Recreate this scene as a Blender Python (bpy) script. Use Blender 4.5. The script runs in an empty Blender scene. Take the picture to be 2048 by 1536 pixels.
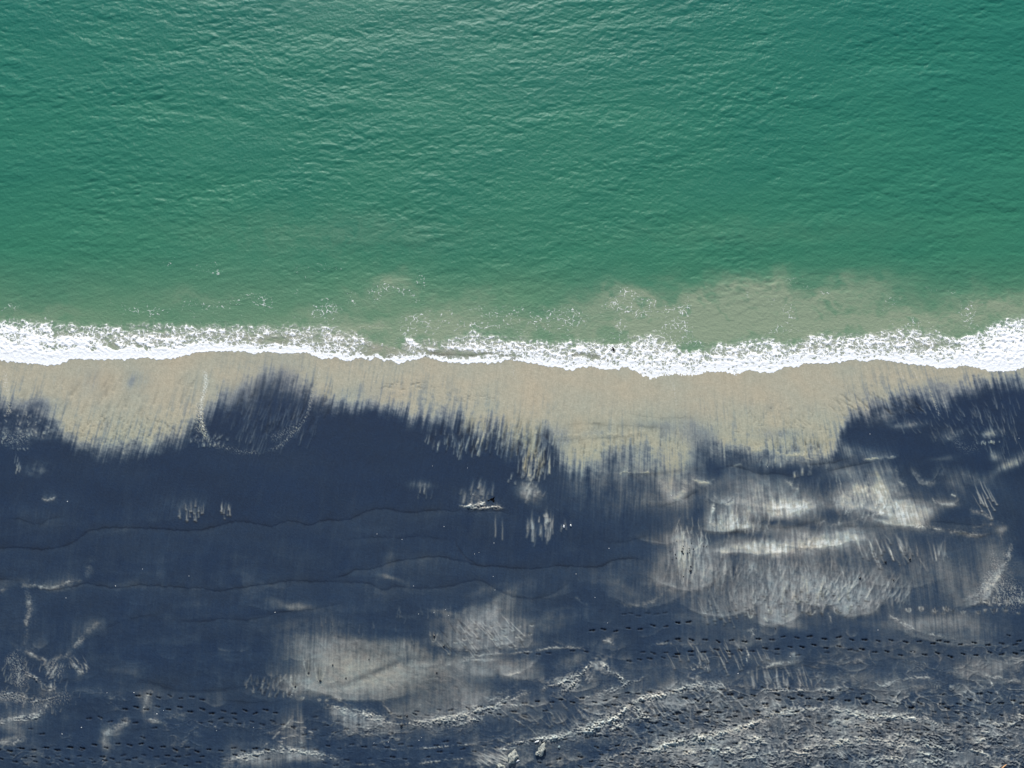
import bpy, math, random
import numpy as np

# ------------------------------------------------------------------ camera, sky, sun, exposure
C = bpy.context.scene.collection
sc = bpy.context.scene
TILT = math.radians(20.0)
DIST = 68.6
FPX = 1024.0 / math.tan(math.radians(25.0))          # focal length in photo pixels (2048 wide)
cam_d = bpy.data.cameras.new('camera')
cam_d.sensor_width = 36.0
cam_d.lens = 18.0 / math.tan(math.radians(25.0))
cam_d.clip_start = 0.5
cam_d.clip_end = 60000.0
cam = bpy.data.objects.new('camera', cam_d)
C.objects.link(cam)
cam.location = (0.0, -DIST * math.sin(TILT), DIST * math.cos(TILT))
cam.rotation_euler = (TILT, 0.0, 0.0)
sc.camera = cam

SUN_EL = math.radians(25.0)
SUN_DIR = (-0.10, 0.99)                               # horizontal direction towards the sun
world = bpy.data.worlds.new('World')
sc.world = world
world.use_nodes = True
wn = world.node_tree.nodes
sky = wn.new('ShaderNodeTexSky')
sky.sky_type = 'NISHITA'
sky.sun_disc = False
sky.sun_elevation = SUN_EL
sky.sun_rotation = math.atan2(SUN_DIR[0], SUN_DIR[1])
bg = wn['Background']
bg.inputs['Strength'].default_value = 0.12
world.node_tree.links.new(sky.outputs[0], bg.inputs['Color'])
sun_d = bpy.data.lights.new('sun', 'SUN')
sun_d.energy = 5.0
sun_d.angle = math.radians(0.5)
sun_d.color = (1.0, 0.965, 0.91)
sun = bpy.data.objects.new('sun', sun_d)
C.objects.link(sun)
_h = math.hypot(*SUN_DIR)
sv = (SUN_DIR[0] / _h * math.cos(SUN_EL), SUN_DIR[1] / _h * math.cos(SUN_EL), math.sin(SUN_EL))
from mathutils import Vector, Matrix
sun.rotation_euler = Vector(sv).to_track_quat('Z', 'Y').to_euler()
sc.view_settings.view_transform = 'Standard'
sc.view_settings.look = 'None'
sc.view_settings.exposure = 0.22
sc.view_settings.gamma = 1.0

rng = np.random.RandomState(7)
random.seed(7)

# ------------------------------------------------------------------ photo pixel -> place on the ground
CY, CZ = cam.location[1], cam.location[2]
st, ct = math.sin(TILT), math.cos(TILT)


def ground(u, v, z=0.0):
    x = (np.asarray(u, dtype=np.float64) - 1024.0) / FPX
    y = -(np.asarray(v, dtype=np.float64) - 768.0) / FPX
    dy = st + y * ct
    dz = -ct + y * st
    t = (CZ - z) / -dz
    return x * t, CY + dy * t


# ------------------------------------------------------------------ noise
_perm = rng.permutation(256).astype(np.int32)
_perm = np.concatenate([_perm, _perm])
_ga = rng.rand(256) * 2 * np.pi
_gx, _gy = np.cos(_ga).astype(np.float32), np.sin(_ga).astype(np.float32)


def perlin(x, y, seed=0):
    x = x + seed * 17.37
    y = y + seed * 9.71
    x0 = np.floor(x)
    y0 = np.floor(y)
    fx = (x - x0).astype(np.float32)
    fy = (y - y0).astype(np.float32)
    xi = x0.astype(np.int64) & 255
    yi = y0.astype(np.int64) & 255
    ux = fx * fx * fx * (fx * (fx * 6 - 15) + 10)
    uy = fy * fy * fy * (fy * (fy * 6 - 15) + 10)

    def g(ix, iy, dx, dy):
        h = _perm[_perm[ix & 255] + (iy & 255)]
        return _gx[h] * dx + _gy[h] * dy
    a = g(xi, yi, fx, fy)
    b = g(xi + 1, yi, fx - 1, fy)
    c = g(xi, yi + 1, fx, fy - 1)
    d = g(xi + 1, yi + 1, fx - 1, fy - 1)
    return ((a * (1 - ux) + b * ux) * (1 - uy) + (c * (1 - ux) + d * ux) * uy) * 1.45


def fbm(x, y, octv=4, seed=0, gain=0.5):
    s = 0
    a = 1.0
    t = 0
    for i in range(octv):
        s = s + a * perlin(x * 2 ** i, y * 2 ** i, seed + i * 3)
        t += a
        a *= gain
    return s / t


def sstep(a, b, x):
    t = np.clip((x - a) / (b - a), 0, 1)
    return t * t * (3 - 2 * t)


def axis(lo, hi, step, far_lo, far_hi, grow=1.22):
    mid = np.arange(lo, hi + step * 0.5, step)
    left, s, p = [], step, lo
    while p > far_lo:
        s *= grow
        p -= s
        left.append(max(p, far_lo))
    right, s, p = [], step, hi
    while p < far_hi:
        s *= grow
        p += s
        right.append(min(p, far_hi))
    return np.concatenate([np.array(left[::-1]), mid, np.array(right)])


def grid_mesh(name, X, Y, Z):
    nr, nc = X.shape
    me = bpy.data.meshes.new(name)
    co = np.stack([X, Y, Z], -1).reshape(-1, 3).astype(np.float32)
    me.vertices.add(nr * nc)
    me.vertices.foreach_set('co', co.ravel())
    i = (np.arange(nr - 1)[:, None] * nc + np.arange(nc - 1)[None, :]).ravel()
    q = np.stack([i, i + nc, i + nc + 1, i + 1], -1).astype(np.int32)   # v grows downwards: this winding faces up
    nf = len(q)
    me.loops.add(nf * 4)
    me.loops.foreach_set('vertex_index', q.ravel())
    me.polygons.add(nf)
    me.polygons.foreach_set('loop_start', np.arange(0, nf * 4, 4, dtype=np.int32))
    me.polygons.foreach_set('use_smooth', np.ones(nf, dtype=bool))
    me.update(calc_edges=True)
    return me


def add_attr(me, name, arr, kind='FLOAT'):
    a = me.attributes.new(name, 'FLOAT_COLOR' if kind == 'C' else 'FLOAT', 'POINT')
    if kind == 'C':
        n = arr.reshape(-1, 3)
        b = np.ones((len(n), 4), dtype=np.float32)
        b[:, :3] = n
        a.data.foreach_set('color', b.ravel())
    else:
        a.data.foreach_set('value', arr.astype(np.float32).ravel())


def pl(u, pts):
    pts = np.array(pts, dtype=np.float64)
    return np.interp(u, pts[:, 0], pts[:, 1])


def catmull(pts, n=6):
    p = np.array(pts, dtype=np.float64)
    if len(p) < 3:
        return p
    q = np.vstack([2 * p[0] - p[1], p, 2 * p[-1] - p[-2]])
    out = []
    for i in range(1, len(q) - 2):
        for t in np.linspace(0, 1, n, endpoint=False):
            a, b, c, d = q[i - 1], q[i], q[i + 1], q[i + 2]
            out.append(0.5 * (2 * b + (c - a) * t + (2 * a - 5 * b + 4 * c - d) * t * t + (3 * b - a - 3 * c + d) * t ** 3))
    out.append(p[-1])
    return np.array(out)


# ------------------------------------------------------------------ the waterline (where the swash front stands)
FRONT = [(-900, 735), (-300, 730), (-60, 724), (0, 720), (41, 726), (75, 729), (96, 732), (120, 728), (144, 718), (171, 720),
         (239, 719), (294, 716), (316, 720), (350, 717), (369, 711), (393, 705), (478, 702), (509, 707), (526, 703), (548, 705),
         (581, 708), (615, 705), (644, 719), (670, 714), (687, 722), (700, 722), (714, 715), (741, 721), (750, 715), (768, 721),
         (782, 720), (796, 730), (806, 725), (820, 720), (837, 719), (850, 713), (861, 715), (880, 723), (905, 725), (938, 728),
         (956, 726), (991, 726), (1008, 720), (1028, 719), (1042, 723), (1070, 726), (1083, 732), (1121, 736), (1140, 741),
         (1167, 734), (1184, 733.6), (1202, 738), (1238, 739), (1244, 734), (1256, 735), (1273, 744), (1288, 756), (1302, 761),
         (1329, 755), (1348, 750), (1392, 753), (1413, 744), (1450, 744), (1473, 752), (1495, 741), (1546, 746), (1570, 734),
         (1597, 734), (1608, 727), (1659, 727), (1710, 719), (1734, 724), (1751, 719), (1792, 724), (1820, 729), (1861, 731),
         (1881, 737), (1908, 736), (1926, 731), (1956, 736), (1984, 744), (2018, 743), (2048, 736), (2200, 745), (2500, 725), (3200, 735)]
BACK = [(-900, 650), (0, 643), (60, 646), (150, 651), (230, 656), (310, 652), (400, 656), (470, 654), (550, 656), (600, 656),
        (650, 653), (700, 668), (740, 679), (775, 698), (805, 692), (822, 676), (880, 690), (900, 676), (960, 670), (1050, 680),
        (1100, 688), (1200, 684), (1230, 695), (1262, 682), (1300, 672), (1340, 690), (1380, 704), (1450, 692), (1530, 683),
        (1590, 690), (1620, 675), (1700, 675), (1780, 664), (1850, 665), (1915, 681), (1960, 666), (2000, 648), (2048, 636), (2300, 640), (3200, 650)]
SOLID = [(-900, 46), (0, 52), (100, 54), (170, 36), (300, 30), (380, 18), (480, 10), (560, 10), (620, 10), (660, 7), (740, 6), (800, 7),
         (850, 4), (950, 6), (1000, 4), (1080, 5), (1180, 4), (1260, 5), (1300, 6), (1400, 8), (1500, 9), (1600, 7), (1750, 4),
         (1850, 14), (1920, 30), (1970, 52), (2048, 72), (2300, 50), (3200, 40)]
LACE = [(-900, .8), (0, .84), (150, .62), (300, .56), (450, .60), (560, .52), (650, .52), (700, .5), (780, .36), (860, .48), (960, .60),
        (1100, .74), (1250, .74), (1300, .72), (1400, .82), (1550, .82), (1650, .72), (1750, .68), (1850, .66), (1950, .85), (2048, .95), (3200, .6)]


def front_v(u):
    n1 = perlin(u / 13.0, u * 0 + 3.3, 1)
    n2 = perlin(u / 5.5, u * 0 + 7.1, 2)
    n3 = perlin(u / 2.6, u * 0 + 5.1, 4)
    return pl(u, FRONT) + 5.5 * np.abs(n1) + 3.2 * np.abs(n2) + 1.5 * np.abs(n3) - 2.6


# ==================================================================================== BEACH
su = axis(-170, 2218, 1.3, -9000, 11000)
sv_ = axis(668, 1600, 1.3, 380, 6500)
U, V = np.meshgrid(su, sv_)
P = np.zeros_like(U)          # share of pale sand lying over the black sand
H = np.zeros_like(U)          # relief, metres
K = np.ones_like(U)           # darkening of single marks: scarp and footprint shade painted in, soaked sand, compacted print floors


def box(u0, u1, v0, v1):
    i0, i1 = np.searchsorted(sv_, [v0, v1])
    j0, j1 = np.searchsorted(su, [u0, u1])
    return slice(max(i0 - 1, 0), i1 + 1), slice(max(j0 - 1, 0), j1 + 1)


kk = pl(su, [(-9000, -.2), (0, -.30), (500, -.26), (800, -.22), (1000, -.14), (1300, -.02), (1600, .12), (1800, .38), (2048, .30), (11000, .2)])[None, :]
US = U - kk * 260 * np.tanh((V - 880) / 260.0)
st1 = perlin(US / 9.0, V / 90.0, 11)
st2 = perlin(US / 3.6, V / 45.0, 12)
st3 = perlin(US / 22.0, V / 140.0, 13)
STK = 0.40 * st1 + 0.38 * st2 + 0.35 * st3                    # drainage streaks down the beach face
WX = fbm(U / 70, V / 50, 3, 21)
WY = fbm(U / 70, V / 50, 3, 25)
N40 = fbm(U / 42, V / 24, 4, 31)
N12 = fbm(U / 13, V / 9, 3, 35)
N4 = perlin(U / 4.0, V / 3.2, 39)

# --- large pale apron between the swash and the black sand
EDGE = [(-9000, 830), (-300, 840), (0, 815), (40, 826), (80, 838), (120, 868), (150, 895), (190, 903), (235, 910), (290, 905), (330, 892),
        (370, 872), (400, 850), (425, 832), (450, 826), (475, 818), (500, 810), (530, 800), (560, 792), (585, 796), (605, 802), (625, 808),
        (650, 812), (700, 818), (780, 824), (850, 838), (900, 855), (950, 868), (1000, 880), (1030, 900), (1070, 915), (1090, 885),
        (1105, 900), (1120, 936), (1170, 948), (1200, 930), (1230, 917), (1275, 928), (1300, 920), (1325, 925), (1350, 935), (1372, 928),
        (1400, 908), (1450, 908), (1500, 912), (1560, 916), (1610, 924), (1665, 915), (1680, 880), (1696, 850), (1730, 834), (1760, 820),
        (1800, 806), (1850, 800), (1895, 805), (1925, 790), (1950, 777), (2000, 772), (2048, 770), (2300, 790), (2600, 830), (11000, 820)]
SOFT = [(-9000, 22), (0, 20), (150, 16), (320, 16), (430, 26), (500, 40), (600, 34), (660, 12), (780, 11), (860, 24), (960, 28), (1080, 30), (1120, 14), (1300, 20),
        (1500, 12), (1660, 12), (1800, 16), (2048, 14), (11000, 20)]
STR = [(-9000, 30), (0, 26), (200, 24), (400, 34), (560, 58), (650, 18), (780, 22), (880, 62), (1080, 66), (1130, 26), (1300, 34), (1500, 14), (1700, 30),
       (1850, 36), (2048, 34), (11000, 30)]
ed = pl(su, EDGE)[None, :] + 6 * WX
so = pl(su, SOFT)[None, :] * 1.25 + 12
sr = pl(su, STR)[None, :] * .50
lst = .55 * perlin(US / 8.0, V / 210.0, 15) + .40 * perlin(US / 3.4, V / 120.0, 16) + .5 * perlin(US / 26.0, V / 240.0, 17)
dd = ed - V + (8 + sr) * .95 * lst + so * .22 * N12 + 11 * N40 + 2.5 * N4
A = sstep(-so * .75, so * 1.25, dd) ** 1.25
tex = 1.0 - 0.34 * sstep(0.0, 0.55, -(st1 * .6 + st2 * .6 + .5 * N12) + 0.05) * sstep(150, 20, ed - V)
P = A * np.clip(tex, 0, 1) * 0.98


def screen(f, m):
    return f + (1 - f) * np.clip(m, 0, 1)


def blob(u, v, rx, ry, ang=0, amp=.5, strk=.6, wob=.35, pw=1.0):
    """soft patch of pale sand; amp < 0 uncovers black sand"""
    global P
    r = max(rx, ry) * 2.6
    b = box(u - r, u + r, v - r, v + r)
    c, s = math.cos(math.radians(ang)), math.sin(math.radians(ang))
    x, y = U[b] - u + 16 * WX[b], V[b] - v + 12 * WY[b]
    d = ((x * c - y * s) / rx) ** 2 + ((x * s + y * c) / ry) ** 2
    m = np.exp(-(d ** pw) * 1.2)
    m = m * np.clip(1 + strk * 1.7 * STK[b] + wob * N12[b] * 1.2, 0, 2)
    if amp > 0:
        P[b] = screen(P[b], amp * m)
    else:
        P[b] = P[b] * (1 - np.clip(-amp * m, 0, 1))


def dist_poly(pts, pad, n=6, smooth=True):
    p = catmull(pts, n) if smooth else np.array(pts, dtype=float)
    b = box(p[:, 0].min() - pad, p[:, 0].max() + pad, p[:, 1].min() - pad, p[:, 1].max() + pad)
    x, y = U[b], V[b]
    D = np.full(x.shape, 1e9)
    S = np.zeros(x.shape)
    L = np.concatenate([[0], np.cumsum(np.hypot(*(p[1:] - p[:-1]).T))])
    T = np.zeros(x.shape)
    for i in range(len(p) - 1):
        ax, ay = p[i]
        bx_, by_ = p[i + 1]
        ex, ey = bx_ - ax, by_ - ay
        l2 = ex * ex + ey * ey + 1e-9
        t = np.clip(((x - ax) * ex + (y - ay) * ey) / l2, 0, 1)
        dx, dy = x - ax - t * ex, y - ay - t * ey
        d = np.hypot(dx, dy)
        m = d < D
        D = np.where(m, d, D)
        S = np.where(m, np.sign(ex * dy - ey * dx), S)
        T = np.where(m, (L[i] + t * (L[i + 1] - L[i])) / L[-1], T)
    return b, D, S, T


def band(pts, w, amp, h=0.0, rough=.5, side=0.0, wside=12, dark=0.0, taper=True, sw=0.0):
    """a crust line of pale sand (amp) with relief h; side spreads the colour to one side (+ is below a line drawn left to right)"""
    global P
    pad = max(w * 4, wside * 3 if side else 0) + 8
    b, D, S, T = dist_poly(pts, pad)
    w = w * 1.05
    rs = random.uniform(0, 50)
    wig = (sw * 3 + .9) * N12[b] * 1.6 + 1.5 * perlin(U[b] / 9 + rs, V[b] / 9, 6) + .5 * N4[b]
    D = np.abs(D * S + wig * min(1.6, .5 + w / 4))
    tp = np.clip(np.minimum(T, 1 - T) * 5 + (0 if taper else 1), 0, 1)
    patch = np.clip(.62 + 1.15 * perlin(U[b] / 26 + rs, V[b] / 20 + rs, 7) + .5 * perlin(U[b] / 8 + rs, V[b] / 7, 10), .05, 1.35)
    core = np.exp(-(D / w) ** 2)
    g = (.78 * core + .26 * np.exp(-D / (w * 2.6)) * (amp > 0)) * tp * (patch if amp > 0 else 1)
    n = np.clip(1 + rough * (1.6 * N4[b] + 1.2 * N12[b]), 0, 2.2)
    m = amp * g * n
    if side:
        sd = (S > 0) if side > 0 else (S < 0)
        m = np.maximum(m, abs(side) * np.exp(-(D / wside)) * sd * tp * np.clip(1 + .5 * STK[b] * 2, 0, 2))
    P[b] = np.where(m > 0, P[b] + np.clip(1.25 - P[b], 0, 2) * np.clip(m, 0, 1), P[b])
    if amp < 0:
        P[b] = P[b] * (1 + amp * g)
    if dark:
        K[b] *= 1 - dark * g
    H[b] += h * g * n


def scarp_shade(pts, w=1.8, dark=.5, below=.06, h=.02, reach=22, above=0.0):
    """low wave-cut step: its shade painted as a thin dark line, the sand just below it a little paler"""
    global P
    dark = dark * .68
    h = h * .25
    pts = np.array(pts, float)
    b = box(pts[0, 0] - 5, pts[-1, 0] + 5, pts[:, 1].min() - 3 * reach - 8, pts[:, 1].max() + 4 * reach)
    y = np.interp(U[b], catmull(pts)[:, 0], catmull(pts)[:, 1])
    d = V[b] - y - 3.2 * np.abs(perlin(U[b] / 23, U[b] * 0 + pts[0, 1] * .1, 8)) - 1.0 * perlin(U[b] / 7, U[b] * 0 + 2, 9) - .8 * N4[b]
    e = np.clip(np.minimum(U[b] - pts[0, 0], pts[-1, 0] - U[b]) / 40, 0, 1)
    var = np.clip(.62 + 1.0 * perlin(U[b] / 34, V[b] * 0 + pts[0, 1] * .13, 14) + .35 * N4[b], .06, 1.25)
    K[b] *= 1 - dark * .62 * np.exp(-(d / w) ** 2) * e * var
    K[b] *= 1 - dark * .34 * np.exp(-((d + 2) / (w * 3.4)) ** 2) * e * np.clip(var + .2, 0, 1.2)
    P[b] = screen(P[b], (below * np.exp(-np.maximum(d, 0) / reach) * (d > w) + above * np.exp(np.minimum(d, 0) / 7) * (d < -w)) * e)
    H[b] += -.5 * h * np.exp(-np.abs(d) / 6) * np.sign(d + .001) * e * np.exp(-np.abs(d) / 30)


def strokes(u, v, ru, rv, n, ang, dang, ln, w=1.0, amp=.5, dark=False, tip=0.0):
    """short run-off scratches; ang in degrees, 90 is straight down the picture"""
    for _ in range(n):
        while True:
            a, c = random.uniform(-1, 1), random.uniform(-1, 1)
            if a * a + c * c < 1:
                break
        x, y = u + a * ru, v + c * rv
        an = math.radians(ang + random.gauss(0, dang))
        L = ln * random.uniform(.5, 1.3)
        stroke1(x, y, an, L, w * random.uniform(.7, 1.3), amp * random.uniform(.4, 1.1), dark, tip)


def stroke1(x, y, an, L, w, amp, dark=False, tip=0.0):
    c, s = math.cos(an), math.sin(an)
    b = box(x - L - 5, x + L + 5, y - L - 5, y + L + 5)
    dx, dy = U[b] - x, V[b] - y
    t = (dx * c + dy * s) / L
    q = -dx * s + dy * c + 1.2 * perlin(t * 1.5 + x, t * 0 + y, 3)
    f = np.exp(-(q / w) ** 2) * sstep(-1.05, -.3, t) * sstep(1.05, .8, t) * (.45 + .55 * sstep(-1, .8, t))
    if dark:
        K[b] *= 1 - amp * f
        H[b] -= .012 * f
    else:
        P[b] = P[b] + np.clip(1.2 - P[b], 0, 2) * amp * f
        H[b] += .015 * f
    if tip:
        m = np.exp(-(((dx - c * L) / 2.2) ** 2 + ((dy - s * L) / 1.6) ** 2))
        P[b] = P[b] + np.clip(1.25 - P[b], 0, 2) * tip * .7 * m
        K[b] *= 1 - .5 * np.exp(-(((dx - c * L) / 3) ** 2 + ((dy - s * L - 3) / 1.5) ** 2))


def vmark(x, y, wdt, hgt, amp=.5):
    """run-off wake round a small stone: a U of pale sand open towards the sea"""
    pts = [(x - wdt, y - hgt), (x - wdt * .75, y - hgt * .35), (x - wdt * .2, y), (x + wdt * .2, y), (x + wdt * .75, y - hgt * .35), (x + wdt, y - hgt)]
    band(pts, 1.5, amp, .015, rough=.2)
    b = box(x - wdt * 2, x + wdt * 2, y - hgt * 1.5, y + 4)
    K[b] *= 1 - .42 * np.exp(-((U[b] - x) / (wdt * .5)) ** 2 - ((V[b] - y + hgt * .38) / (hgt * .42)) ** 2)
    stroke1(x, y - hgt * .6, math.radians(90), hgt * .55, 1.1, amp)


def lobe(u, v, hw, dep, amp, reach=20, ang=0, rim=.35):
    """tongue of an old swash: pale fines thicken towards its lower rim"""
    global P
    R_ = hw + dep + reach * 2.5
    b = box(u - R_, u + R_, v - R_, v + R_)
    c, s_ = math.cos(math.radians(ang)), math.sin(math.radians(ang))
    x0_, y0_ = U[b] - u, V[b] - v
    x = x0_ * c + y0_ * s_ + 9 * WX[b]
    y = -x0_ * s_ + y0_ * c + 6 * WY[b]
    dd_ = -dep * (x / hw) ** 2 - y + 2.2 * N12[b] + .8 * N4[b]
    e = sstep(1.0, .55, np.abs(x) / hw)
    pt = np.clip(.75 + .9 * perlin(U[b] / 18 + u, V[b] / 14, 5), .1, 1.5)
    ed_ = 2.0 if hw < 50 else 6.0
    ins = np.exp(-np.maximum(dd_, 0) / reach) * sstep(-ed_, ed_ * .8, dd_)
    m = amp * e * ins * np.clip(1 + .8 * STK[b], .1, 2) * np.clip(.6 + .5 * pt, 0, 1.3)
    rim = rim * (.45 if hw >= 50 else 1)
    m = m + rim * amp * e * np.exp(-((dd_ - 1) / 1.7) ** 2) * pt
    P[b] = screen(P[b], m)
    K[b] *= 1 - .09 * e * min(1, amp * 3) * np.exp(-((dd_ + 4) / 3.0) ** 2)
    H[b] += .010 * e * np.exp(-((dd_ - 1) / 2.5) ** 2) * min(1, amp * 4)


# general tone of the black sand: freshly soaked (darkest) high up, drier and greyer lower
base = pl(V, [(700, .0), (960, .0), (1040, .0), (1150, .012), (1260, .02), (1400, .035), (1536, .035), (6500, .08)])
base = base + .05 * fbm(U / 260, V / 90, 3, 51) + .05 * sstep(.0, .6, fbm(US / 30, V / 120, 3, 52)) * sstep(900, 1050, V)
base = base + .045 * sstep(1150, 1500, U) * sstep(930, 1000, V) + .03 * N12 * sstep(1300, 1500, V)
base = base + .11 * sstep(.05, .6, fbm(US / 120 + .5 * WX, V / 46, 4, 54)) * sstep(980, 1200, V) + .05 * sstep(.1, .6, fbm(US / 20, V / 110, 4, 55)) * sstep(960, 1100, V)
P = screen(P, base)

# dark hollows inside the apron and streaks of it
blob(552, 792, 56, 52, -24, -.62, .55, .2)
blob(570, 750, 26, 30, -20, -.22, .8, .2)
blob(500, 835, 60, 56, -15, -.42, .5, .2)
blob(470, 850, 44, 44, 0, -.3, .6, .2)
blob(735, 790, 70, 22, 0, -.12, .9)
blob(275, 760, 26, 26, 20, -.22, 1.0)
blob(180, 762, 28, 30, 20, -.16, 1.0)
blob(75, 810, 40, 16, 0, -.45, .8)
blob(1110, 880, 34, 36, 0, -.42, .9)
blob(1300, 850, 50, 12, 0, -.22, .7)
blob(1260, 902, 30, 18, 0, -.30, .6)
blob(1190, 870, 60, 14, 0, -.18, .7)
blob(1370, 860, 60, 40, 0, -.26, .5)
blob(1410, 880, 30, 28, 0, -.25, .5)
blob(1395, 905, 26, 30, 20, -.35, .4)
blob(1560, 868, 70, 14, 0, -.22, .8)
blob(1740, 800, 60, 14, -20, -.16, .8)
blob(1610, 895, 70, 14, 0, -.16, .9)
blob(1880, 775, 40, 18, 0, -.3, .9)
# dark streaks left side
strokes(250, 790, 210, 40, 46, 112, 7, 16, 3.2, .16, True)
strokes(560, 800, 110, 55, 70, 108, 5, 22, 2.6, .22, True)
strokes(980, 870, 120, 32, 80, 100, 5, 18, 2.4, .38, True)
strokes(1060, 905, 36, 45, 30, 97, 4, 22, 2.6, .45, True)
strokes(1750, 810, 100, 24, 50, 42, 8, 16, 1.8, .22, True)
strokes(1230, 880, 170, 30, 70, 93, 5, 10, 1.8, .22, True)
strokes(820, 772, 60, 8, 30, 150, 25, 4, 1.6, .22, True)
strokes(930, 795, 60, 8, 26, 15, 25, 4, 1.4, .18, True)
strokes(1560, 860, 110, 50, 90, 75, 30, 7, 1.4, .16, True)
strokes(1600, 890, 60, 14, 40, 84, 8, 9, 1.5, .28, True)
strokes(260, 860, 140, 30, 160, 105, 20, 5, 1.5, .25, True)
strokes(420, 880, 40, 12, 50, 105, 20, 6, 1.4, .3)
# run-up froth outlines
strokes(550, 850, 90, 45, 90, 108, 5, 20, 1.3, .14)
strokes(980, 880, 130, 30, 90, 101, 5, 14, 1.5, .35)
strokes(1070, 920, 40, 30, 50, 95, 4, 18, 1.4, .45)
strokes(1900, 840, 120, 40, 90, 62, 8, 12, 1.2, .22)
strokes(2000, 850, 60, 60, 60, 72, 6, 15, 1.1, .25)
strokes(40, 860, 60, 40, 70, 90, 25, 4, 1.6, .4)
blob(30, 860, 40, 22, 0, .18, .9, 1.4)
blob(90, 865, 40, 18, 0, .22, .9, 1.4)
blob(75, 938, 22, 14, 0, .16, .6, 1.6)
strokes(34, 930, 8, 16, 8, 95, 6, 10, 1.2, .4)
blob(1810, 850, 34, 9, 0, .32, .3, 1.0)
blob(1770, 835, 30, 10, 20, .30, .3, 1.0)
blob(1905, 868, 28, 12, 0, .2, .9, 1.2)
blob(1985, 872, 20, 9, 10, .35, .9, 1.2)
strokes(1980, 885, 22, 3, 16, 85, 5, 4, 1.2, .6)
blob(1880, 920, 30, 6, 4, .25, .3, 1.0)


def froth(pts, w, amp, gate=.25):
    """line of drying froth left by an earlier swash: scattered white flecks"""
    global P
    b, D, S, T = dist_poly(pts, w * 3 + 4)
    tp = np.clip(np.minimum(T, 1 - T) * 9, 0, 1)
    n = perlin(U[b] / 2.6, V[b] / 2.6, 61) + .5 * perlin(U[b] / 1.6, V[b] / 1.6, 62)
    m = np.exp(-(D / w) ** 2) * tp * sstep(gate - .15, gate + .3, n)
    P[b] = P[b] + np.clip(1.3 - P[b], 0, 2) * np.clip(amp * m, 0, 1)


froth([(408, 735), (412, 765), (404, 800), (402, 835), (408, 860), (414, 884)], 5.0, .95, -.05)
froth([(396, 800), (394, 840), (402, 870)], 7, .5, .1)
froth([(410, 876), (425, 888), (455, 897), (490, 905), (525, 905)], 6, .34, .25)
froth([(525, 905), (560, 893), (585, 868), (612, 835), (622, 800), (632, 765), (645, 722)], 4.2, .42, .16)
froth([(540, 880), (580, 860), (600, 850)], 9, .35, .2)
froth([(8, 735), (12, 775), (18, 810), (14, 835)], 6, .5, .05)
froth([(1800, 728), (1803, 748), (1816, 770), (1824, 785)], 2, .45, .0)
froth([(1818, 731), (1832, 752), (1838, 760)], 2, .4, .0)
froth([(1858, 775), (1868, 805), (1880, 835)], 3, .45, .05)
froth([(1654, 755), (1660, 770), (1657, 782)], 4, .3, .2)
froth([(1345, 760), (1352, 800), (1350, 830)], 3, .35, .1)
froth([(1000, 728), (1003, 745)], 4, .3, .1)
froth([(1026, 728), (1028, 760)], 5, .3, .1)
froth([(764, 732), (757, 752), (753, 765)], 2.5, .35, .0)
froth([(706, 730), (702, 745)], 3, .3, .0)
froth([(1905, 880), (1940, 900), (1960, 880)], 10, .25, .25)
froth([(0, 870), (30, 880), (60, 870)], 16, .35, .2)

# crusts at the foot of the apron, centre
band([(915, 1012), (935, 1015), (960, 1018), (985, 1014), (1000, 1017), (1018, 1018)], 2.0, .75, .04, .8)
band([(930, 1014), (958, 1010), (972, 1008)], 3.2, .9, .05, .9)
scarp_shade([(905, 1018), (940, 1022), (975, 1021), (1000, 1022), (1030, 1021)], 1.6, .7, 0)  # shadow beneath the crust, painted as a dark line
strokes(955, 985, 34, 20, 18, 98, 8, 14, 2.2, .28)
blob(945, 992, 30, 16, 0, .18, .9)
blob(1060, 985, 26, 18, -20, .55, .4)
strokes(1070, 985, 24, 20, 16, 105, 8, 9, 2, .3)
strokes(1080, 1050, 28, 24, 26, 93, 3, 22, 2.0, .32)
strokes(1088, 1036, 14, 8, 10, 92, 4, 9, 2, .5)
stroke1(991, 1050, math.radians(90), 28, 1.8, .35)
stroke1(1005, 1058, math.radians(90), 26, 1.8, .30)
strokes(1045, 960, 30, 14, 16, 100, 10, 8, 1.8, .35)
strokes(1070, 930, 30, 26, 40, 98, 6, 14, 1.6, .35)
blob(840, 970, 26, 10, 0, .22, .8)
strokes(850, 985, 16, 14, 8, 96, 5, 10, 1.4, .25)
strokes(385, 1020, 28, 18, 18, 90, 5, 12, 1.4, .30, tip=.5)
strokes(452, 1020, 10, 16, 9, 90, 5, 12, 1.3, .36, tip=.5)
blob(370, 1010, 40, 24, 0, .12, .8)
band([(82, 999), (100, 1000), (118, 992)], 2.6, .3, .01, .4, side=-.2, wside=8)
blob(70, 1030, 60, 14, -10, .05)
band([(1255, 945), (1280, 947), (1300, 945)], 2, .55, .02, .7, side=-.25, wside=6)
band([(1236, 955), (1248, 944), (1262, 948)], 1.6, .5, .02, .8)
strokes(1130, 1050, 20, 8, 6, 90, 6, 8, 1.8, .25)

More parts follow.
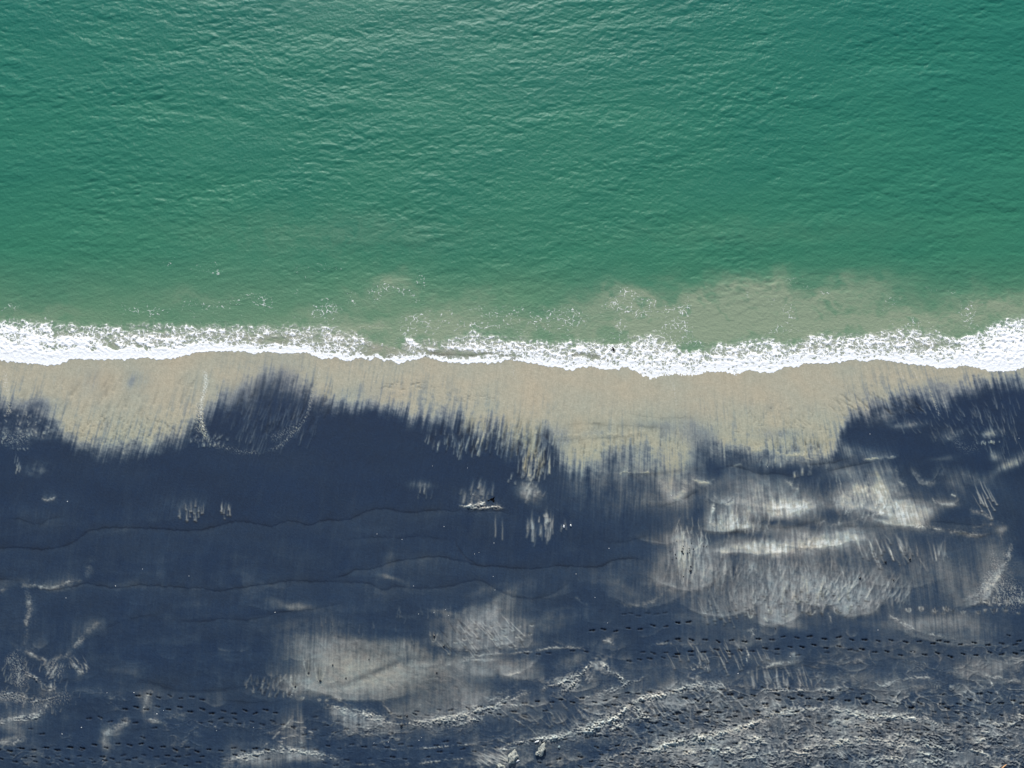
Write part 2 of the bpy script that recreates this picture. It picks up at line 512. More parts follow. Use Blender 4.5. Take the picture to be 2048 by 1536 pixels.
# --- the clouded grey area, right of centre
blob(1230, 940, 120, 26, 0, .26, .9)
blob(1330, 930, 90, 36, 0, .34, .8)
blob(1560, 925, 120, 20, 0, .26, .8)
blob(1250, 1000, 130, 40, 0, .12, .9)
blob(1180, 970, 60, 20, 0, .16, .9)
blob(1700, 900, 40, 14, -20, .3, .9)
blob(1560, 1115, 300, 120, 0, .20, .5)
blob(1650, 1010, 260, 70, 0, .12, .5)
blob(1325, 965, 16, 24, 0, .48, .6)
blob(1340, 985, 30, 26, 0, .3, .6)
blob(1360, 930, 26, 36, 0, .45, .5)
blob(1385, 965, 26, 18, 0, .3, .4)
blob(1345, 1000, 80, 22, 0, .22, .8)
blob(1520, 975, 60, 26, 0, .40, .4)
blob(1445, 965, 30, 20, 0, .35, .3)
blob(1480, 1000, 30, 14, 0, .3, .3)
blob(1560, 1010, 70, 22, 4, .62, .5)
blob(1462, 1042, 46, 24, 0, .66, .7)
blob(1470, 1052, 50, 9, 0, .5, .4)
blob(1560, 1030, 50, 20, 8, .42, .5)
blob(1600, 1020, 40, 14, 8, .6, .3)
blob(1735, 985, 50, 26, -14, .58, .5)
blob(1770, 980, 36, 22, 0, .45, .4)
blob(1718, 1020, 50, 14, -6, .70, .5)
blob(1690, 1000, 26, 22, 0, .40, .5)
blob(1790, 1010, 40, 24, 0, .56, .5)
blob(1815, 1030, 60, 20, 10, .62, .5)
blob(1850, 1030, 36, 16, 20, .48, .5)
blob(1790, 1045, 50, 12, 0, .4, .4)
blob(1500, 1098, 90, 11, 2, .55, .7)
blob(1640, 1082, 70, 17, -8, .68, .5)
blob(1570, 1100, 60, 12, 0, .46, .5)
blob(1372, 1105, 22, 34, 0, .52, .6)
blob(1350, 1080, 40, 12, 0, .32, .6)
blob(1400, 1140, 40, 34, 0, .42, .7)
blob(1350, 1120, 36, 30, 0, .24, .7)
blob(1700, 1072, 60, 14, 0, .42, .5)
blob(1330, 1172, 40, 14, -30, .25, .5)
blob(1560, 1170, 180, 50, 0, .24, .8)
blob(1520, 1210, 70, 26, 0, .20, .9)
blob(1605, 1180, 26, 40, -10, .26, .9)
blob(1700, 1195, 60, 30, -20, .24, .9)
blob(1900, 1150, 70, 60, -50, .18, .4)
blob(1980, 1110, 30, 46, -25, .24, .4)
blob(1760, 1180, 90, 40, 0, .16, .8)
blob(2015, 930, 36, 11, 28, .60, .8)
blob(1990, 915, 14, 10, 0, .4, .5)
blob(1940, 955, 50, 14, -10, .28, .8)
blob(1910, 975, 20, 16, 0, .3, .8)
blob(1900, 1010, 22, 7, 0, .4, .3)
blob(1700, 945, 70, 20, -8, .30, .7)
blob(1762, 945, 26, 20, 0, .26, .8)
# black hollows there
blob(1428, 945, 22, 20, 0, -.85, .2)
blob(1400, 1028, 26, 36, 0, -.75, .2)
blob(1448, 975, 24, 16, 30, -.55, .2)
blob(1620, 945, 60, 18, 10, -.7, .2)
blob(1660, 970, 50, 16, 20, -.5, .2)
blob(1565, 945, 60, 10, 4, -.6, .2)
blob(1670, 1030, 36, 14, 0, -.6, .2)
blob(1745, 1030, 34, 9, -16, -.75, .2)
blob(1450, 1072, 46, 9, 0, -.6, .3)
blob(1545, 1046, 60, 9, -4, -.7, .3)
blob(1620, 1052, 30, 8, -8, -.6, .3)
blob(1855, 935, 40, 26, 0, -.8, .2)
blob(1810, 995, 30, 6, 5, -.4, .2)
blob(1900, 1035, 60, 20, 10, -.6, .2)
blob(1900, 985, 30, 18, 0, -.5, .2)
blob(1960, 1130, 40, 30, 0, -.3, .2)
blob(1860, 1080, 80, 18, 0, -.35, .4)
blob(1500, 1075, 120, 7, 0, -.4, .2)
blob(1760, 1130, 40, 12, 10, -.3, .2)
blob(1300, 1050, 50, 40, 0, -.5, .3)
# arcs of pale fines
band([(1375, 952), (1390, 962), (1415, 967), (1432, 960)], 4, .38, .01, .3)
band([(1425, 985), (1440, 1003), (1462, 1008), (1470, 985)], 3.4, .35, .01, .3)
band([(1372, 960), (1365, 985), (1342, 1003)], 5, .3, .01, .3)
band([(1428, 1000), (1422, 1035), (1418, 1058)], 3.5, .45, .01, .3)
band([(1460, 936), (1478, 930), (1495, 936)], 2.0, .4, .01, .3)
band([(1567, 957), (1582, 972), (1600, 985)], 3.5, .3, .01, .3)
band([(1590, 905), (1610, 915), (1628, 922)], 1.4, .45, .01, .3)
band([(1720, 922), (1760, 916), (1800, 914)], 2.2, .45, .01, .4, side=-.2)
band([(1790, 930), (1797, 962), (1812, 975)], 3, .25, .0, .3)
band([(1820, 930), (1838, 958), (1860, 967), (1880, 950), (1885, 925)], 4.5, .26, .0, .3)
band([(1862, 995), (1872, 1008), (1895, 1011), (1914, 1010)], 1.8, .45, .01, .3)
band([(1900, 990), (1912, 993)], 1.6, .6, .01, .2)
band([(1935, 1020), (1965, 1030), (1990, 1045)], 3.5, .32, .01, .4)
band([(1990, 1045), (2010, 1052), (2030, 1056)], 2.5, .3, .01, .4)
band([(1990, 1045), (1970, 1052), (1940, 1056)], 3, .2, .01, .4)
blob(1996, 1058, 10, 10, 0, .45, .2)
band([(1998, 1070), (2005, 1081)], 1.2, .5, .01, .2)
band([(1790, 1052), (1850, 1056), (1900, 1064), (1955, 1072), (1980, 1066)], 3.5, .35, .01, .5)
band([(2022, 1080), (2018, 1110), (2006, 1140), (1985, 1168), (1955, 1190), (1920, 1203)], 3.0, .52, .02, .6, side=.0)
band([(2016, 1088), (2012, 1112), (2000, 1138), (1980, 1162), (1950, 1185)], 5.5, .25, .0, .9)
band([(1600, 1050), (1650, 1045), (1670, 1050), (1780, 1020), (1800, 1005)], 2.5, .2, .0, .5)
strokes(1965, 990, 30, 24, 10, 65, 4, 22, 1.2, .6, tip=.7)
strokes(1700, 975, 50, 40, 22, 80, 8, 18, 1.6, .2)
strokes(1740, 1015, 60, 20, 30, 90, 10, 10, 1.6, .25)
strokes(1480, 1040, 70, 24, 50, 90, 6, 14, 1.5, .20)
strokes(1480, 1040, 70, 24, 40, 90, 6, 14, 1.5, .2, True)
strokes(1600, 920, 90, 14, 26, 90, 6, 10, 1.6, .22)
strokes(1600, 944, 26, 6, 7, 90, 4, 10, 2.2, .35)
strokes(1380, 1080, 40, 40, 50, 90, 8, 16, 1.1, .35)
strokes(1372, 1130, 18, 30, 24, 90, 4, 24, 1.0, .4)
strokes(1372, 1130, 22, 30, 20, 90, 4, 24, 1.0, .3, True)
band([(1402, 1062), (1405, 1080), (1400, 1092), (1388, 1100), (1378, 1104)], 1.6, .5, .01, .2)
band([(1368, 1060), (1366, 1080), (1365, 1096)], 1.1, .6, .01, .2)
strokes(1550, 1160, 170, 40, 190, 92, 12, 16, 1.5, .17)
strokes(1550, 1160, 170, 40, 120, 92, 12, 14, 1.3, .15, True)
strokes(1620, 1190, 130, 26, 80, 96, 16, 18, 1.5, .28, tip=.25)
strokes(1550, 1120, 230, 70, 150, 91, 12, 32, 2.4, .10)
strokes(1550, 1120, 230, 70, 90, 91, 12, 30, 2.0, .10, True)
strokes(1600, 1010, 230, 50, 90, 88, 10, 26, 2.2, .10)
strokes(1730, 1180, 90, 34, 90, 118, 10, 20, 1.5, .20)
strokes(1760, 1100, 60, 26, 22, 66, 6, 22, 1.8, .3, tip=.2)
strokes(1850, 1100, 60, 30, 20, 80, 10, 22, 1.8, .18)
stroke1(1868, 1105, math.radians(80), 20, 1.6, .5)
stroke1(1880, 1098, math.radians(106), 18, 1.4, .3)
stroke1(1780, 1105, math.radians(72), 20, 1.6, .55)
strokes(1450, 1215, 60, 26, 30, 72, 8, 18, 1.5, .2, tip=.3)
for x, y, w_, h_ in [(1593, 1206, 6, 20), (1645, 1202, 8, 22), (1572, 1235, 8, 22), (1500, 1236, 6, 18), (1672, 1228, 6, 16), (1698, 1225, 6, 16), (1620, 1230, 10, 12),
                     (1677, 1201, 5, 16), (1540, 1230, 5, 14), (1868, 1228, 5, 12), (1890, 1224, 6, 12), (1815, 1226, 5, 10), (1840, 1222, 4, 9)]:
    vmark(x, y, w_, h_, .55)
blob(1560, 1232, 44, 16, -20, .45, .5)
blob(1560, 1245, 40, 5, -14, .4, .3)
blob(1700, 1215, 30, 16, 0, .35, .8)
band([(1527, 1236), (1534, 1246)], 2.0, .7, .03, .4)
band([(1654, 1225), (1660, 1240), (1664, 1249)], 1.6, .45, .01, .3)
band([(1355, 1172), (1330, 1185), (1300, 1205), (1262, 1212), (1230, 1205)], 3, .18, .0, .5)
blob(1450, 1175, 80, 28, 10, -.25, .2)
# dark cuts and painted shadow lines through it
scarp_shade([(1400, 1062), (1440, 1066), (1485, 1062), (1525, 1054), (1570, 1056), (1620, 1045), (1660, 1038)], 4.2, .62, .04, .02, 16)  # shadow line painted across the pale sand
scarp_shade([(1660, 1050), (1700, 1052), (1790, 1052), (1860, 1043), (1900, 1046), (1960, 1050), (1990, 1052)], 2.6, .55, .05)
scarp_shade([(1880, 1058), (1920, 1066), (1960, 1072), (2000, 1064)], 2.2, .7, .0)  # short shadow along the pale band, painted dark
scarp_shade([(1420, 940), (1470, 932), (1510, 944), (1560, 948), (1600, 955)], 2.2, .5, .1)
scarp_shade([(1580, 922), (1620, 928), (1660, 925), (1712, 912)], 1.8, .6, .05)
scarp_shade([(1640, 945), (1700, 932), (1740, 924), (1762, 918)], 1.6, .7, .10)
scarp_shade([(1250, 950), (1300, 948), (1370, 940), (1420, 935)], 3.5, .45, .03)
scarp_shade([(1310, 1012), (1350, 1005), (1390, 985), (1420, 972)], 2.2, .6, .05)
scarp_shade([(1720, 945), (1760, 950), (1790, 965)], 4, .45, .0)
scarp_shade([(1795, 1000), (1830, 996), (1850, 1004)], 2, .5, .0)
scarp_shade([(1250, 825), (1290, 832), (1340, 836), (1400, 832)], 2.5, .3, .0)
scarp_shade([(1120, 850), (1180, 846), (1240, 850), (1300, 853), (1345, 856)], 3.2, .45, .0)
scarp_shade([(1090, 882), (1150, 878), (1240, 874), (1300, 868)], 1.8, .35, .0, .02, 10, .1)
band([(1090, 872), (1150, 872), (1230, 870), (1300, 862)], 2.5, .25, .01, .4)
band([(1450, 900), (1490, 898), (1550, 905), (1610, 912), (1670, 906)], 3, .4, .01, .3)
scarp_shade([(1330, 1062), (1365, 1062), (1400, 1055), (1420, 1050)], 2, .3, .0)
scarp_shade([(1270, 1076), (1300, 1078), (1330, 1084), (1360, 1080), (1380, 1074)], 2.4, .4, .0)

# --- thin scarps over the black sand, left
scarp_shade([(0, 1040), (34, 1037), (61, 1045), (82, 1047), (103, 1037), (144, 1031)], 2, .5, .06)
L2 = [(-170, 1100), (0, 1095), (45, 1095), (80, 1098), (120, 1093), (150, 1083), (178, 1062), (205, 1056), (240, 1055), (325, 1057), (369, 1061), (410, 1057),
      (444, 1049), (478, 1042), (502, 1045), (543, 1051), (567, 1043), (591, 1042), (615, 1049), (650, 1040), (700, 1037), (735, 1021), (770, 1016),
      (793, 1021), (817, 1024), (871, 1020), (930, 1021)]
scarp_shade(L2, 2.4, .62, .07, .03, 26)
scarp_shade([(930, 1021), (987, 1021), (1022, 1028), (1045, 1032)], 1.8, .45, .04)
scarp_shade([(-170, 1160), (0, 1158), (27, 1160), (44, 1160), (60, 1164)], 2.2, .6, .05)
scarp_shade([(60, 1178), (110, 1180), (150, 1172), (175, 1166), (195, 1170), (239, 1175), (290, 1169), (335, 1172), (376, 1176), (403, 1175), (437, 1182), (478, 1175),
       (533, 1168), (574, 1161), (615, 1161), (666, 1163), (690, 1160)], 2.2, .62, .06, .03, 24)
scarp_shade([(650, 1160), (694, 1148), (714, 1139), (748, 1137), (782, 1124), (827, 1117), (871, 1112), (899, 1117), (933, 1124), (960, 1132), (987, 1132),
       (1056, 1137), (1124, 1131), (1192, 1134), (1220, 1122), (1261, 1117), (1300, 1122)], 2.2, .6, .07, .03, 26)
scarp_shade([(660, 1164), (731, 1165), (765, 1178), (796, 1172), (827, 1175), (885, 1174), (930, 1164), (960, 1160), (990, 1176), (1018, 1190), (1056, 1196),
       (1090, 1192), (1120, 1178), (1150, 1150)], 3.0, .40, .09, .02, 26)
scarp_shade([(680, 1081), (748, 1074), (800, 1076), (844, 1072), (885, 1078), (909, 1078)], 1.8, .4, .04)
band([(909, 1078), (919, 1100), (935, 1118), (960, 1134)], 2, -.3, -.01, .2, dark=.3)
scarp_shade([(1186, 1076), (1206, 1078), (1220, 1084), (1254, 1083), (1282, 1074), (1310, 1070)], 2.2, .4, .03)
scarp_shade([(0, 1240), (60, 1235)], 2, .2, .02)
scarp_shade([(200, 1262), (246, 1243), (284, 1233), (335, 1225)], 3.0, .38, .0)
scarp_shade([(360, 1242), (410, 1242), (444, 1237), (485, 1240), (533, 1233), (554, 1225), (615, 1220), (650, 1212), (700, 1205)], 2.0, .5, .05)
blob(590, 1214, 40, 6, -6, .32, .3)
blob(560, 1205, 50, 5, -6, .12, .3)
band([(1145, 1190), (1162, 1205), (1180, 1212)], 2.5, .14, .0, .4)
scarp_shade([(98, 1368), (140, 1360), (180, 1358), (190, 1365)], 3.0, .38, .0)
scarp_shade([(235, 1366), (290, 1362), (320, 1368), (335, 1375), (370, 1381), (430, 1380), (500, 1372), (560, 1370)], 4.5, .40, .07)
scarp_shade([(410, 1402), (450, 1400), (510, 1405), (560, 1398)], 3.5, .35, .0)
scarp_shade([(235, 1465), (300, 1455), (345, 1445)], 4, .35, .0)
blob(930, 1225, 60, 8, 20, .1, .4)
blob(1000, 1200, 60, 14, 28, .20, .3)
blob(970, 1180, 40, 10, 25, .14, .3)
blob(780, 1160, 26, 5, -20, .25, .3)
blob(890, 1228, 30, 7, -6, .22, .4)
blob(850, 1120, 120, 30, 0, .05, .3)

# --- pale veins bottom left
band([(44, 1178), (60, 1174), (100, 1177), (130, 1170), (171, 1160)], 3.4, .5, .015, .4, side=-.18, wside=12)
band([(171, 1160), (180, 1140), (184, 1110)], 7, .16, .0, .3)
band([(44, 1176), (56, 1168)], 3, .4, .01, .4)
band([(0, 1182), (20, 1180)], 4, .3, .01, .4)
band([(55, 1178), (60, 1210), (55, 1250), (50, 1296)], 4.5, .30, .01, .4)
band([(58, 1190), (62, 1215), (56, 1240)], 9, .10, .0, .4)
band([(50, 1302), (68, 1312), (100, 1322)], 3.5, .42, .015, .4)
band([(100, 1322), (133, 1310), (164, 1280), (185, 1256), (210, 1240)], 5, .26, .0, .4, side=-.08, wside=18)
band([(130, 1312), (145, 1320), (155, 1338), (174, 1352)], 3, .42, .01, .6)
band([(113, 1330), (104, 1338), (95, 1352)], 2, .4, .01, .6)
band([(106, 1360), (103, 1384), (91, 1425)], 2.6, .42, .01, .7)
band([(90, 1426), (60, 1432), (40, 1437), (10, 1440)], 2.6, .65, .03, .7, side=.2, wside=16)
band([(0, 1484), (30, 1486), (60, 1478)], 4, .4, .02, .6)
blob(18, 1480, 26, 6, 10, .35, .3)
blob(30, 1455, 34, 14, -30, .22, .3)
froth([(20, 1305), (38, 1330), (42, 1360), (40, 1380)], 16, .40, .15)
froth([(100, 1325), (115, 1340), (125, 1330)], 16, .3, .2)
froth([(0, 1390), (30, 1394), (60, 1400)], 10, .5, .2)
froth([(60, 1410), (120, 1400), (150, 1390)], 16, .28, .3)
strokes(110, 1335, 26, 20, 26, 115, 10, 10, 1.2, .35)
strokes(35, 1340, 24, 30, 26, 105, 10, 10, 1.2, .3)
strokes(160, 1330, 20, 16, 14, 60, 12, 10, 1.2, .25)
blob(296, 1405, 16, 26, 10, .26, .3)
band([(315, 1375), (298, 1390), (292, 1410), (290, 1438)], 3, .25, .0, .5)
band([(290, 1438), (320, 1444), (355, 1435), (380, 1425)], 4, .3, .01, .4)
band([(208, 1472), (240, 1454), (268, 1436)], 7, .24, .0, .5)
blob(220, 1485, 16, 22, 0, .22, .5)
band([(212, 1470), (214, 1500), (216, 1530)], 3, .28, .0, .6)
blob(75, 1510, 14, 26, 10, .12, .3)
band([(592, 1430), (560, 1465), (515, 1505)], 1.3, .42, .0, .5)
blob(590, 1440, 20, 34, 10, .22, .9)
blob(600, 1480, 30, 26, 0, .16, .9)
strokes(590, 1470, 36, 30, 22, 8, 12, 7, 1.2, .5)
blob(505, 1522, 40, 12, -10, .35, .8)
blob(590, 1512, 60, 10, 10, .30, .8)
band([(450, 1530), (480, 1518), (540, 1504), (580, 1500), (640, 1515)], 2.4, .42, .02, .8)

# --- warm pale patch, lower centre
blob(640, 1290, 80, 46, 0, .30, .6)
blob(700, 1330, 90, 40, 0, .66, .25)
blob(760, 1360, 90, 26, 4, .56, .2)
blob(620, 1370, 50, 20, 0, .45, .3)
blob(690, 1378, 70, 14, 6, .50, .2)
blob(820, 1300, 46, 22, 0, .42, .6)
blob(850, 1335, 100, 26, 0, .44, .3)
blob(740, 1290, 60, 12, -6, .26, .3)
blob(960, 1250, 70, 30, 20, .36, .6)
blob(1000, 1270, 90, 30, 10, .34, .5)
blob(980, 1230, 60, 14, 30, .3, .5)
blob(1010, 1330, 60, 22, -20, .42, .3)
blob(960, 1340, 60, 20, -10, .36, .3)
blob(860, 1400, 110, 40, 0, .24, .3)
blob(960, 1395, 70, 30, -20, .28, .3)
blob(1050, 1290, 50, 14, 0, .16, .5)
blob(1130, 1240, 60, 14, 10, .14, .5)
band([(620, 1378), (680, 1372), (730, 1352), (770, 1335), (810, 1320), (860, 1312)], 5.5, -.55, 0, .2)
blob(760, 1342, 14, 6, 0, -.3, .2)
blob(870, 1290, 30, 12, 0, -.35, .4)
blob(1040, 1310, 40, 10, 10, -.55, .3)
blob(900, 1340, 26, 10, -30, -.25, .3)
blob(800, 1400, 40, 10, 8, -.45, .3)
blob(1000, 1305, 14, 20, 0, -.2, .3)
blob(745, 1420, 50, 16, 12, -.6, .2)
blob(700, 1405, 46, 8, 10, -.35, .3)
blob(700, 1264, 90, 8, -4, -.3, .2)
band([(925, 1318), (950, 1314), (980, 1309), (1010, 1308)], 2.2, .6, .02, .4)
band([(1010, 1310), (1040, 1306), (1075, 1302), (1110, 1296), (1165, 1296)], 1.8, .35, .01, .5)
band([(885, 1345), (895, 1332), (925, 1322), (1000, 1322)], 2.6, .35, .01, .3)
band([(1068, 1320), (1050, 1342), (1000, 1355)], 2.0, .38, .01, .4)
band([(766, 1390), (772, 1415), (800, 1436), (840, 1443), (880, 1438), (930, 1424), (970, 1400), (980, 1380)], 2.4, .42, .02, .4)
band([(800, 1441), (850, 1446), (900, 1438), (955, 1420), (1010, 1385), (1040, 1370)], 4.0, .2, .02, .8)
strokes(800, 1270, 190, 60, 60, 90, 12, 12, 1.6, .12)
for x, y, w_, h_ in [(618, 1350, 9, 36), (641, 1365, 11, 42), (591, 1378, 8, 30), (868, 1283, 8, 20), (655, 1404, 4, 6), (640, 1402, 3, 5), (680, 1402, 4, 6), (605, 1400, 4, 7)]:
    vmark(x, y, w_, h_, .5)
strokes(555, 1370, 70, 22, 60, 100, 14, 9, 1.4, .24)
strokes(555, 1370, 70, 22, 40, 100, 14, 8, 1.4, .3, True)
strokes(960, 1275, 90, 34, 26, 48, 4, 17, 1.1, .45, tip=.7)
strokes(960, 1275, 90, 34, 20, 48, 5, 15, 1.3, .4, True)
strokes(990, 1250, 40, 16, 12, 52, 5, 14, 1.2, .3)
for x, y in [(952, 1260), (984, 1257), (1010, 1260), (1038, 1255), (1064, 1254), (1011, 1275), (1060, 1272), (930, 1282), (958, 1283), (985, 1281), (912, 1288), (1022, 1296), (1036, 1277)]:
    band([(x - 6, y - 3), (x - 1, y), (x + 5, y - 2)], 1.3, .6, .02, .2)
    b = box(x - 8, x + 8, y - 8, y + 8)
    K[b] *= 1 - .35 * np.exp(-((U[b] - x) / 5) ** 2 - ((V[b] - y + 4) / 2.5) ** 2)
strokes(850, 1380, 80, 30, 30, 30, 15, 6, 1.3, .2, True)
band([(680, 1418), (730, 1430), (775, 1440)], 3.5, .55, .02, .6, side=.28, wside=22)
blob(735, 1455, 46, 22, 12, .22, .4, 2.2)
blob(680, 1425, 24, 10, 10, .4, .4)

# --- crusted run-off ridges, lower right
band([(1082, 1388), (1090, 1376), (1120, 1368), (1150, 1352), (1170, 1342), (1200, 1310)], 3.2, .8, .06, 1.0)
band([(1100, 1395), (1120, 1385), (1160, 1360), (1180, 1340)], 6, .35, .04, 1.2)
strokes(1150, 1360, 40, 16, 30, 125, 10, 9, 1.6, .45)
band([(1198, 1328), (1220, 1342), (1240, 1358), (1256, 1374)], 4.5, .7, .05, 1.1, side=-.25, wside=10)
blob(1205, 1330, 20, 14, 40, .4, .3, 1.8)
blob(1218, 1285, 18, 8, 30, .28, .3, 1.8)
band([(1195, 1280), (1215, 1284), (1228, 1292)], 1.8, .5, .02, .9)
blob(1150, 1320, 30, 14, 10, .25, .4)
band([(1100, 1298), (1150, 1296), (1186, 1306)], 1.6, .35, .01, .6)
band([(1290, 1296), (1320, 1288), (1380, 1290), (1410, 1289)], 1.8, .32, .01, .6)
band([(830, 1455), (880, 1446), (930, 1440), (980, 1440)], 3, .4, .04, 1.2)
band([(880, 1460), (940, 1444), (990, 1420), (1050, 1410), (1062, 1402)], 2.0, .5, .03, 1.0)
blob(940, 1430, 14, 5, 0, .55, .3, 2)
BIG = [(1020, 1498), (1060, 1480), (1100, 1478), (1150, 1464), (1200, 1450), (1230, 1436), (1262, 1408), (1300, 1396), (1340, 1388), (1375, 1376), (1420, 1372), (1450, 1376)]
band(BIG, 3.0, .8, .06, 1.0)
band([(1160, 1466), (1195, 1456), (1225, 1440), (1245, 1424)], 7, .7, .06, 1.3)
band([(1190, 1472), (1230, 1456), (1270, 1440), (1308, 1432)], 4.5, .55, .05, 1.4)
band([(1262, 1410), (1285, 1430), (1300, 1440)], 4, .45, .04, 1.2)
strokes(1100, 1425, 130, 36, 34, 36, 13, 17, 1.0, .26, tip=.3)
strokes(1060, 1410, 90, 30, 22, 34, 10, 12, 1.8, .14)
strokes(1300, 1420, 40, 22, 22, 60, 8, 14, 1.3, .4, tip=.3)
strokes(1420, 1390, 90, 24, 56, 50, 10, 13, 1.1, .36, tip=.5)
strokes(1500, 1420, 160, 20, 60, 66, 10, 14, 1.4, .25, tip=.3)
strokes(1430, 1310, 110, 26, 30, 66, 6, 18, 1.1, .35, tip=.3)
strokes(1560, 1355, 70, 22, 44, 78, 8, 18, 1.6, .32)
band([(1495, 1344), (1530, 1334), (1570, 1326), (1600, 1324)], 2.6, .42, .01, .7, side=-.1)
scarp_shade([(1500, 1348), (1540, 1338), (1580, 1333), (1620, 1332), (1660, 1336)], 4.0, .45, .0)  # ridge shadow painted as a broad dark line
band([(1487, 1270), (1492, 1300), (1498, 1318)], 1.5, .7, .02, .6)
band([(1520, 1275), (1528, 1312)], 1.2, .45, .01, .6)
band([(1495, 1350), (1494, 1330), (1490, 1310)], 1.5, .4, .01, .8)
band([(1490, 1262), (1505, 1264), (1500, 1280)], 3, .3, .01, 1.2)
blob(1590, 1312, 10, 5, 0, .35, .2, 1.5)
blob(1540, 1322, 60, 8, -6, .22, .4)
strokes(1400, 1335, 30, 10, 10, 0, 20, 3, 1.5, .55)
blob(1870, 1245, 90, 16, 4, .28, .8)
band([(1760, 1225), (1790, 1240), (1830, 1262), (1880, 1275), (1930, 1285)], 2.6, .38, .02, .6, side=-.12, wside=16)
blob(1960, 1260, 60, 18, 0, .16, .6)
blob(1990, 1330, 70, 18, 4, .26, .4)
band([(1935, 1330), (1950, 1345), (1990, 1358), (2048, 1366)], 4, .34, .02, .5)
band([(1750, 1378), (1790, 1362), (1830, 1356), (1870, 1358)], 2.2, .38, .01, .6)
blob(1800, 1372, 60, 10, 0, .14, .4)
band([(1945, 1355), (1955, 1372), (1975, 1375), (1985, 1362)], 2.2, .3, .01, .6)
band([(1975, 1360), (1990, 1385), (2000, 1400)], 1.6, .4, .01, .8)
band([(1985, 1215), (1955, 1200), (1960, 1190)], 2, .5, .02, .8)
froth([(1960, 1150), (2010, 1180), (2048, 1215)], 26, .42, .2)
froth([(1980, 1100), (1990, 1150), (1950, 1190)], 9, .30, .2)
strokes(2005, 1190, 40, 26, 40, 75, 20, 8, 1.3, .38)
band([(1935, 1202), (1970, 1206), (2010, 1210), (2048, 1200)], 2.2, .45, .02, 1.2)
for i in range(9):
    x = 1888 + i * 20 + random.uniform(-9, 9)
    vmark(x, 1226 + random.uniform(-4, 4), random.uniform(3, 7), random.uniform(5, 11), random.uniform(.15, .5))
    if x > 1950:
        vmark(x + 5, 1206 + random.uniform(-3, 3), 6, 12, .5)
band([(1348, 1476), (1420, 1470), (1480, 1458), (1520, 1440), (1560, 1424), (1620, 1420), (1660, 1414), (1700, 1424), (1760, 1432), (1810, 1440), (1850, 1450)], 3.6, .5, .03, .9)
band([(1300, 1500), (1348, 1484), (1400, 1478), (1450, 1480)], 7, .4, .03, 1.4)
blob(1360, 1500, 60, 20, -8, .42, .3, 1.4)
blob(1680, 1445, 24, 26, -30, .40, .3, 1.4)
strokes(1685, 1445, 22, 20, 30, 80, 6, 9, 1.2, .35)
band([(1706, 1410), (1712, 1430), (1712, 1450)], 2.2, .5, .03, .8)
band([(1736, 1440), (1740, 1470), (1745, 1485)], 2.6, .5, .03, .6)
band([(1640, 1466), (1655, 1470), (1662, 1465)], 2, .6, .03, .6)
band([(1500, 1464), (1512, 1478), (1520, 1490)], 3, .65, .04, .8)
band([(1950, 1460), (1985, 1472), (2010, 1490)], 3.2, .45, .03, .9)
band([(2000, 1490), (2004, 1505), (2012, 1512)], 1.8, .65, .03, .5)
band([(1950, 1500), (1965, 1513), (1980, 1520)], 2.4, .7, .04, .8)
band([(960, 1505), (990, 1498), (1020, 1502)], 2.2, .4, .02, .9)
blob(985, 1520, 40, 14, 20, .35, .4, 1.6)
strokes(985, 1515, 44, 16, 40, 32, 8, 16, 1.3, .4)
band([(740, 1495), (800, 1500), (860, 1496), (940, 1490), (980, 1498)], 1.8, .3, .02, .9)
band([(700, 1528), (800, 1530), (900, 1520), (960, 1512)], 2.0, .34, .02, .9)
blob(1100, 1520, 120, 14, 0, .12, .6)

# --- overlapping swash tongues
for a in [(1440, 1236, 90, 34, .24, 34), (1560, 1250, 60, 20, .34, 26, -14), (1640, 1216, 60, 26, .30, 26), (1720, 1232, 60, 20, .26, 24, -8), (1370, 1180, 80, 30, .25, 40),
          (875, 1442, 120, 55, .20, 44, -6), (1290, 1216, 100, 46, .12, 34), (1075, 1197, 84, 26, .07, 30), (1455, 1064, 62, 12, .40, 34, -4), (1440, 1008, 30, 22, .25, 14),
          (1560, 1020, 70, 14, .25, 22), (1800, 1052, 70, 14, .30, 24), (1850, 968, 38, 44, .16, 12), (1893, 1011, 30, 16, .20, 12), (1985, 1178, 80, 34, .30, 34, -54),
          (1960, 1205, 90, 26, .12, 30, -20), (1330, 1090, 70, 20, .2, 24), (1640, 1095, 100, 14, .3, 22, -4), (1500, 1110, 90, 12, .3, 20), (1800, 1175, 110, 30, .12, 40),
          (960, 1300, 120, 30, .22, 40, -4), (700, 1400, 130, 26, .28, 40, 6), (590, 1385, 50, 16, .2, 24), (1040, 1345, 60, 22, .16, 22, -20), (560, 1220, 80, 10, .10, 16),
          (360, 1240, 90, 16, .04, 30), (120, 1182, 60, 14, .10, 26), (60, 1310, 50, 40, .07, 40), (150, 1360, 60, 20, .06, 24), (300, 1440, 60, 12, .07, 20), (735, 1470, 80, 26, .2, 30, 8),
          (1200, 1300, 80, 20, .08, 30), (1440, 1300, 120, 22, .10, 30), (1880, 1290, 110, 20, .20, 26, 10), (1960, 1366, 90, 20, .18, 26, 6), (1780, 1385, 90, 16, .12, 24),
          (1110, 1478, 120, 30, .16, 40, -10), (1300, 1400, 110, 24, .16, 34, -14), (1480, 1440, 100, 26, .24, 30, -6), (1700, 1470, 90, 34, .30, 34), (1400, 1500, 120, 24, .3, 30, -8),
          (1850, 1500, 100, 26, .24, 30), (1980, 1500, 80, 30, .26, 28, 14), (1600, 1500, 80, 26, .26, 24), (985, 1530, 70, 24, .2, 26, 20), (540, 1520, 110, 16, .14, 20, -4)]:
    lobe(*a)
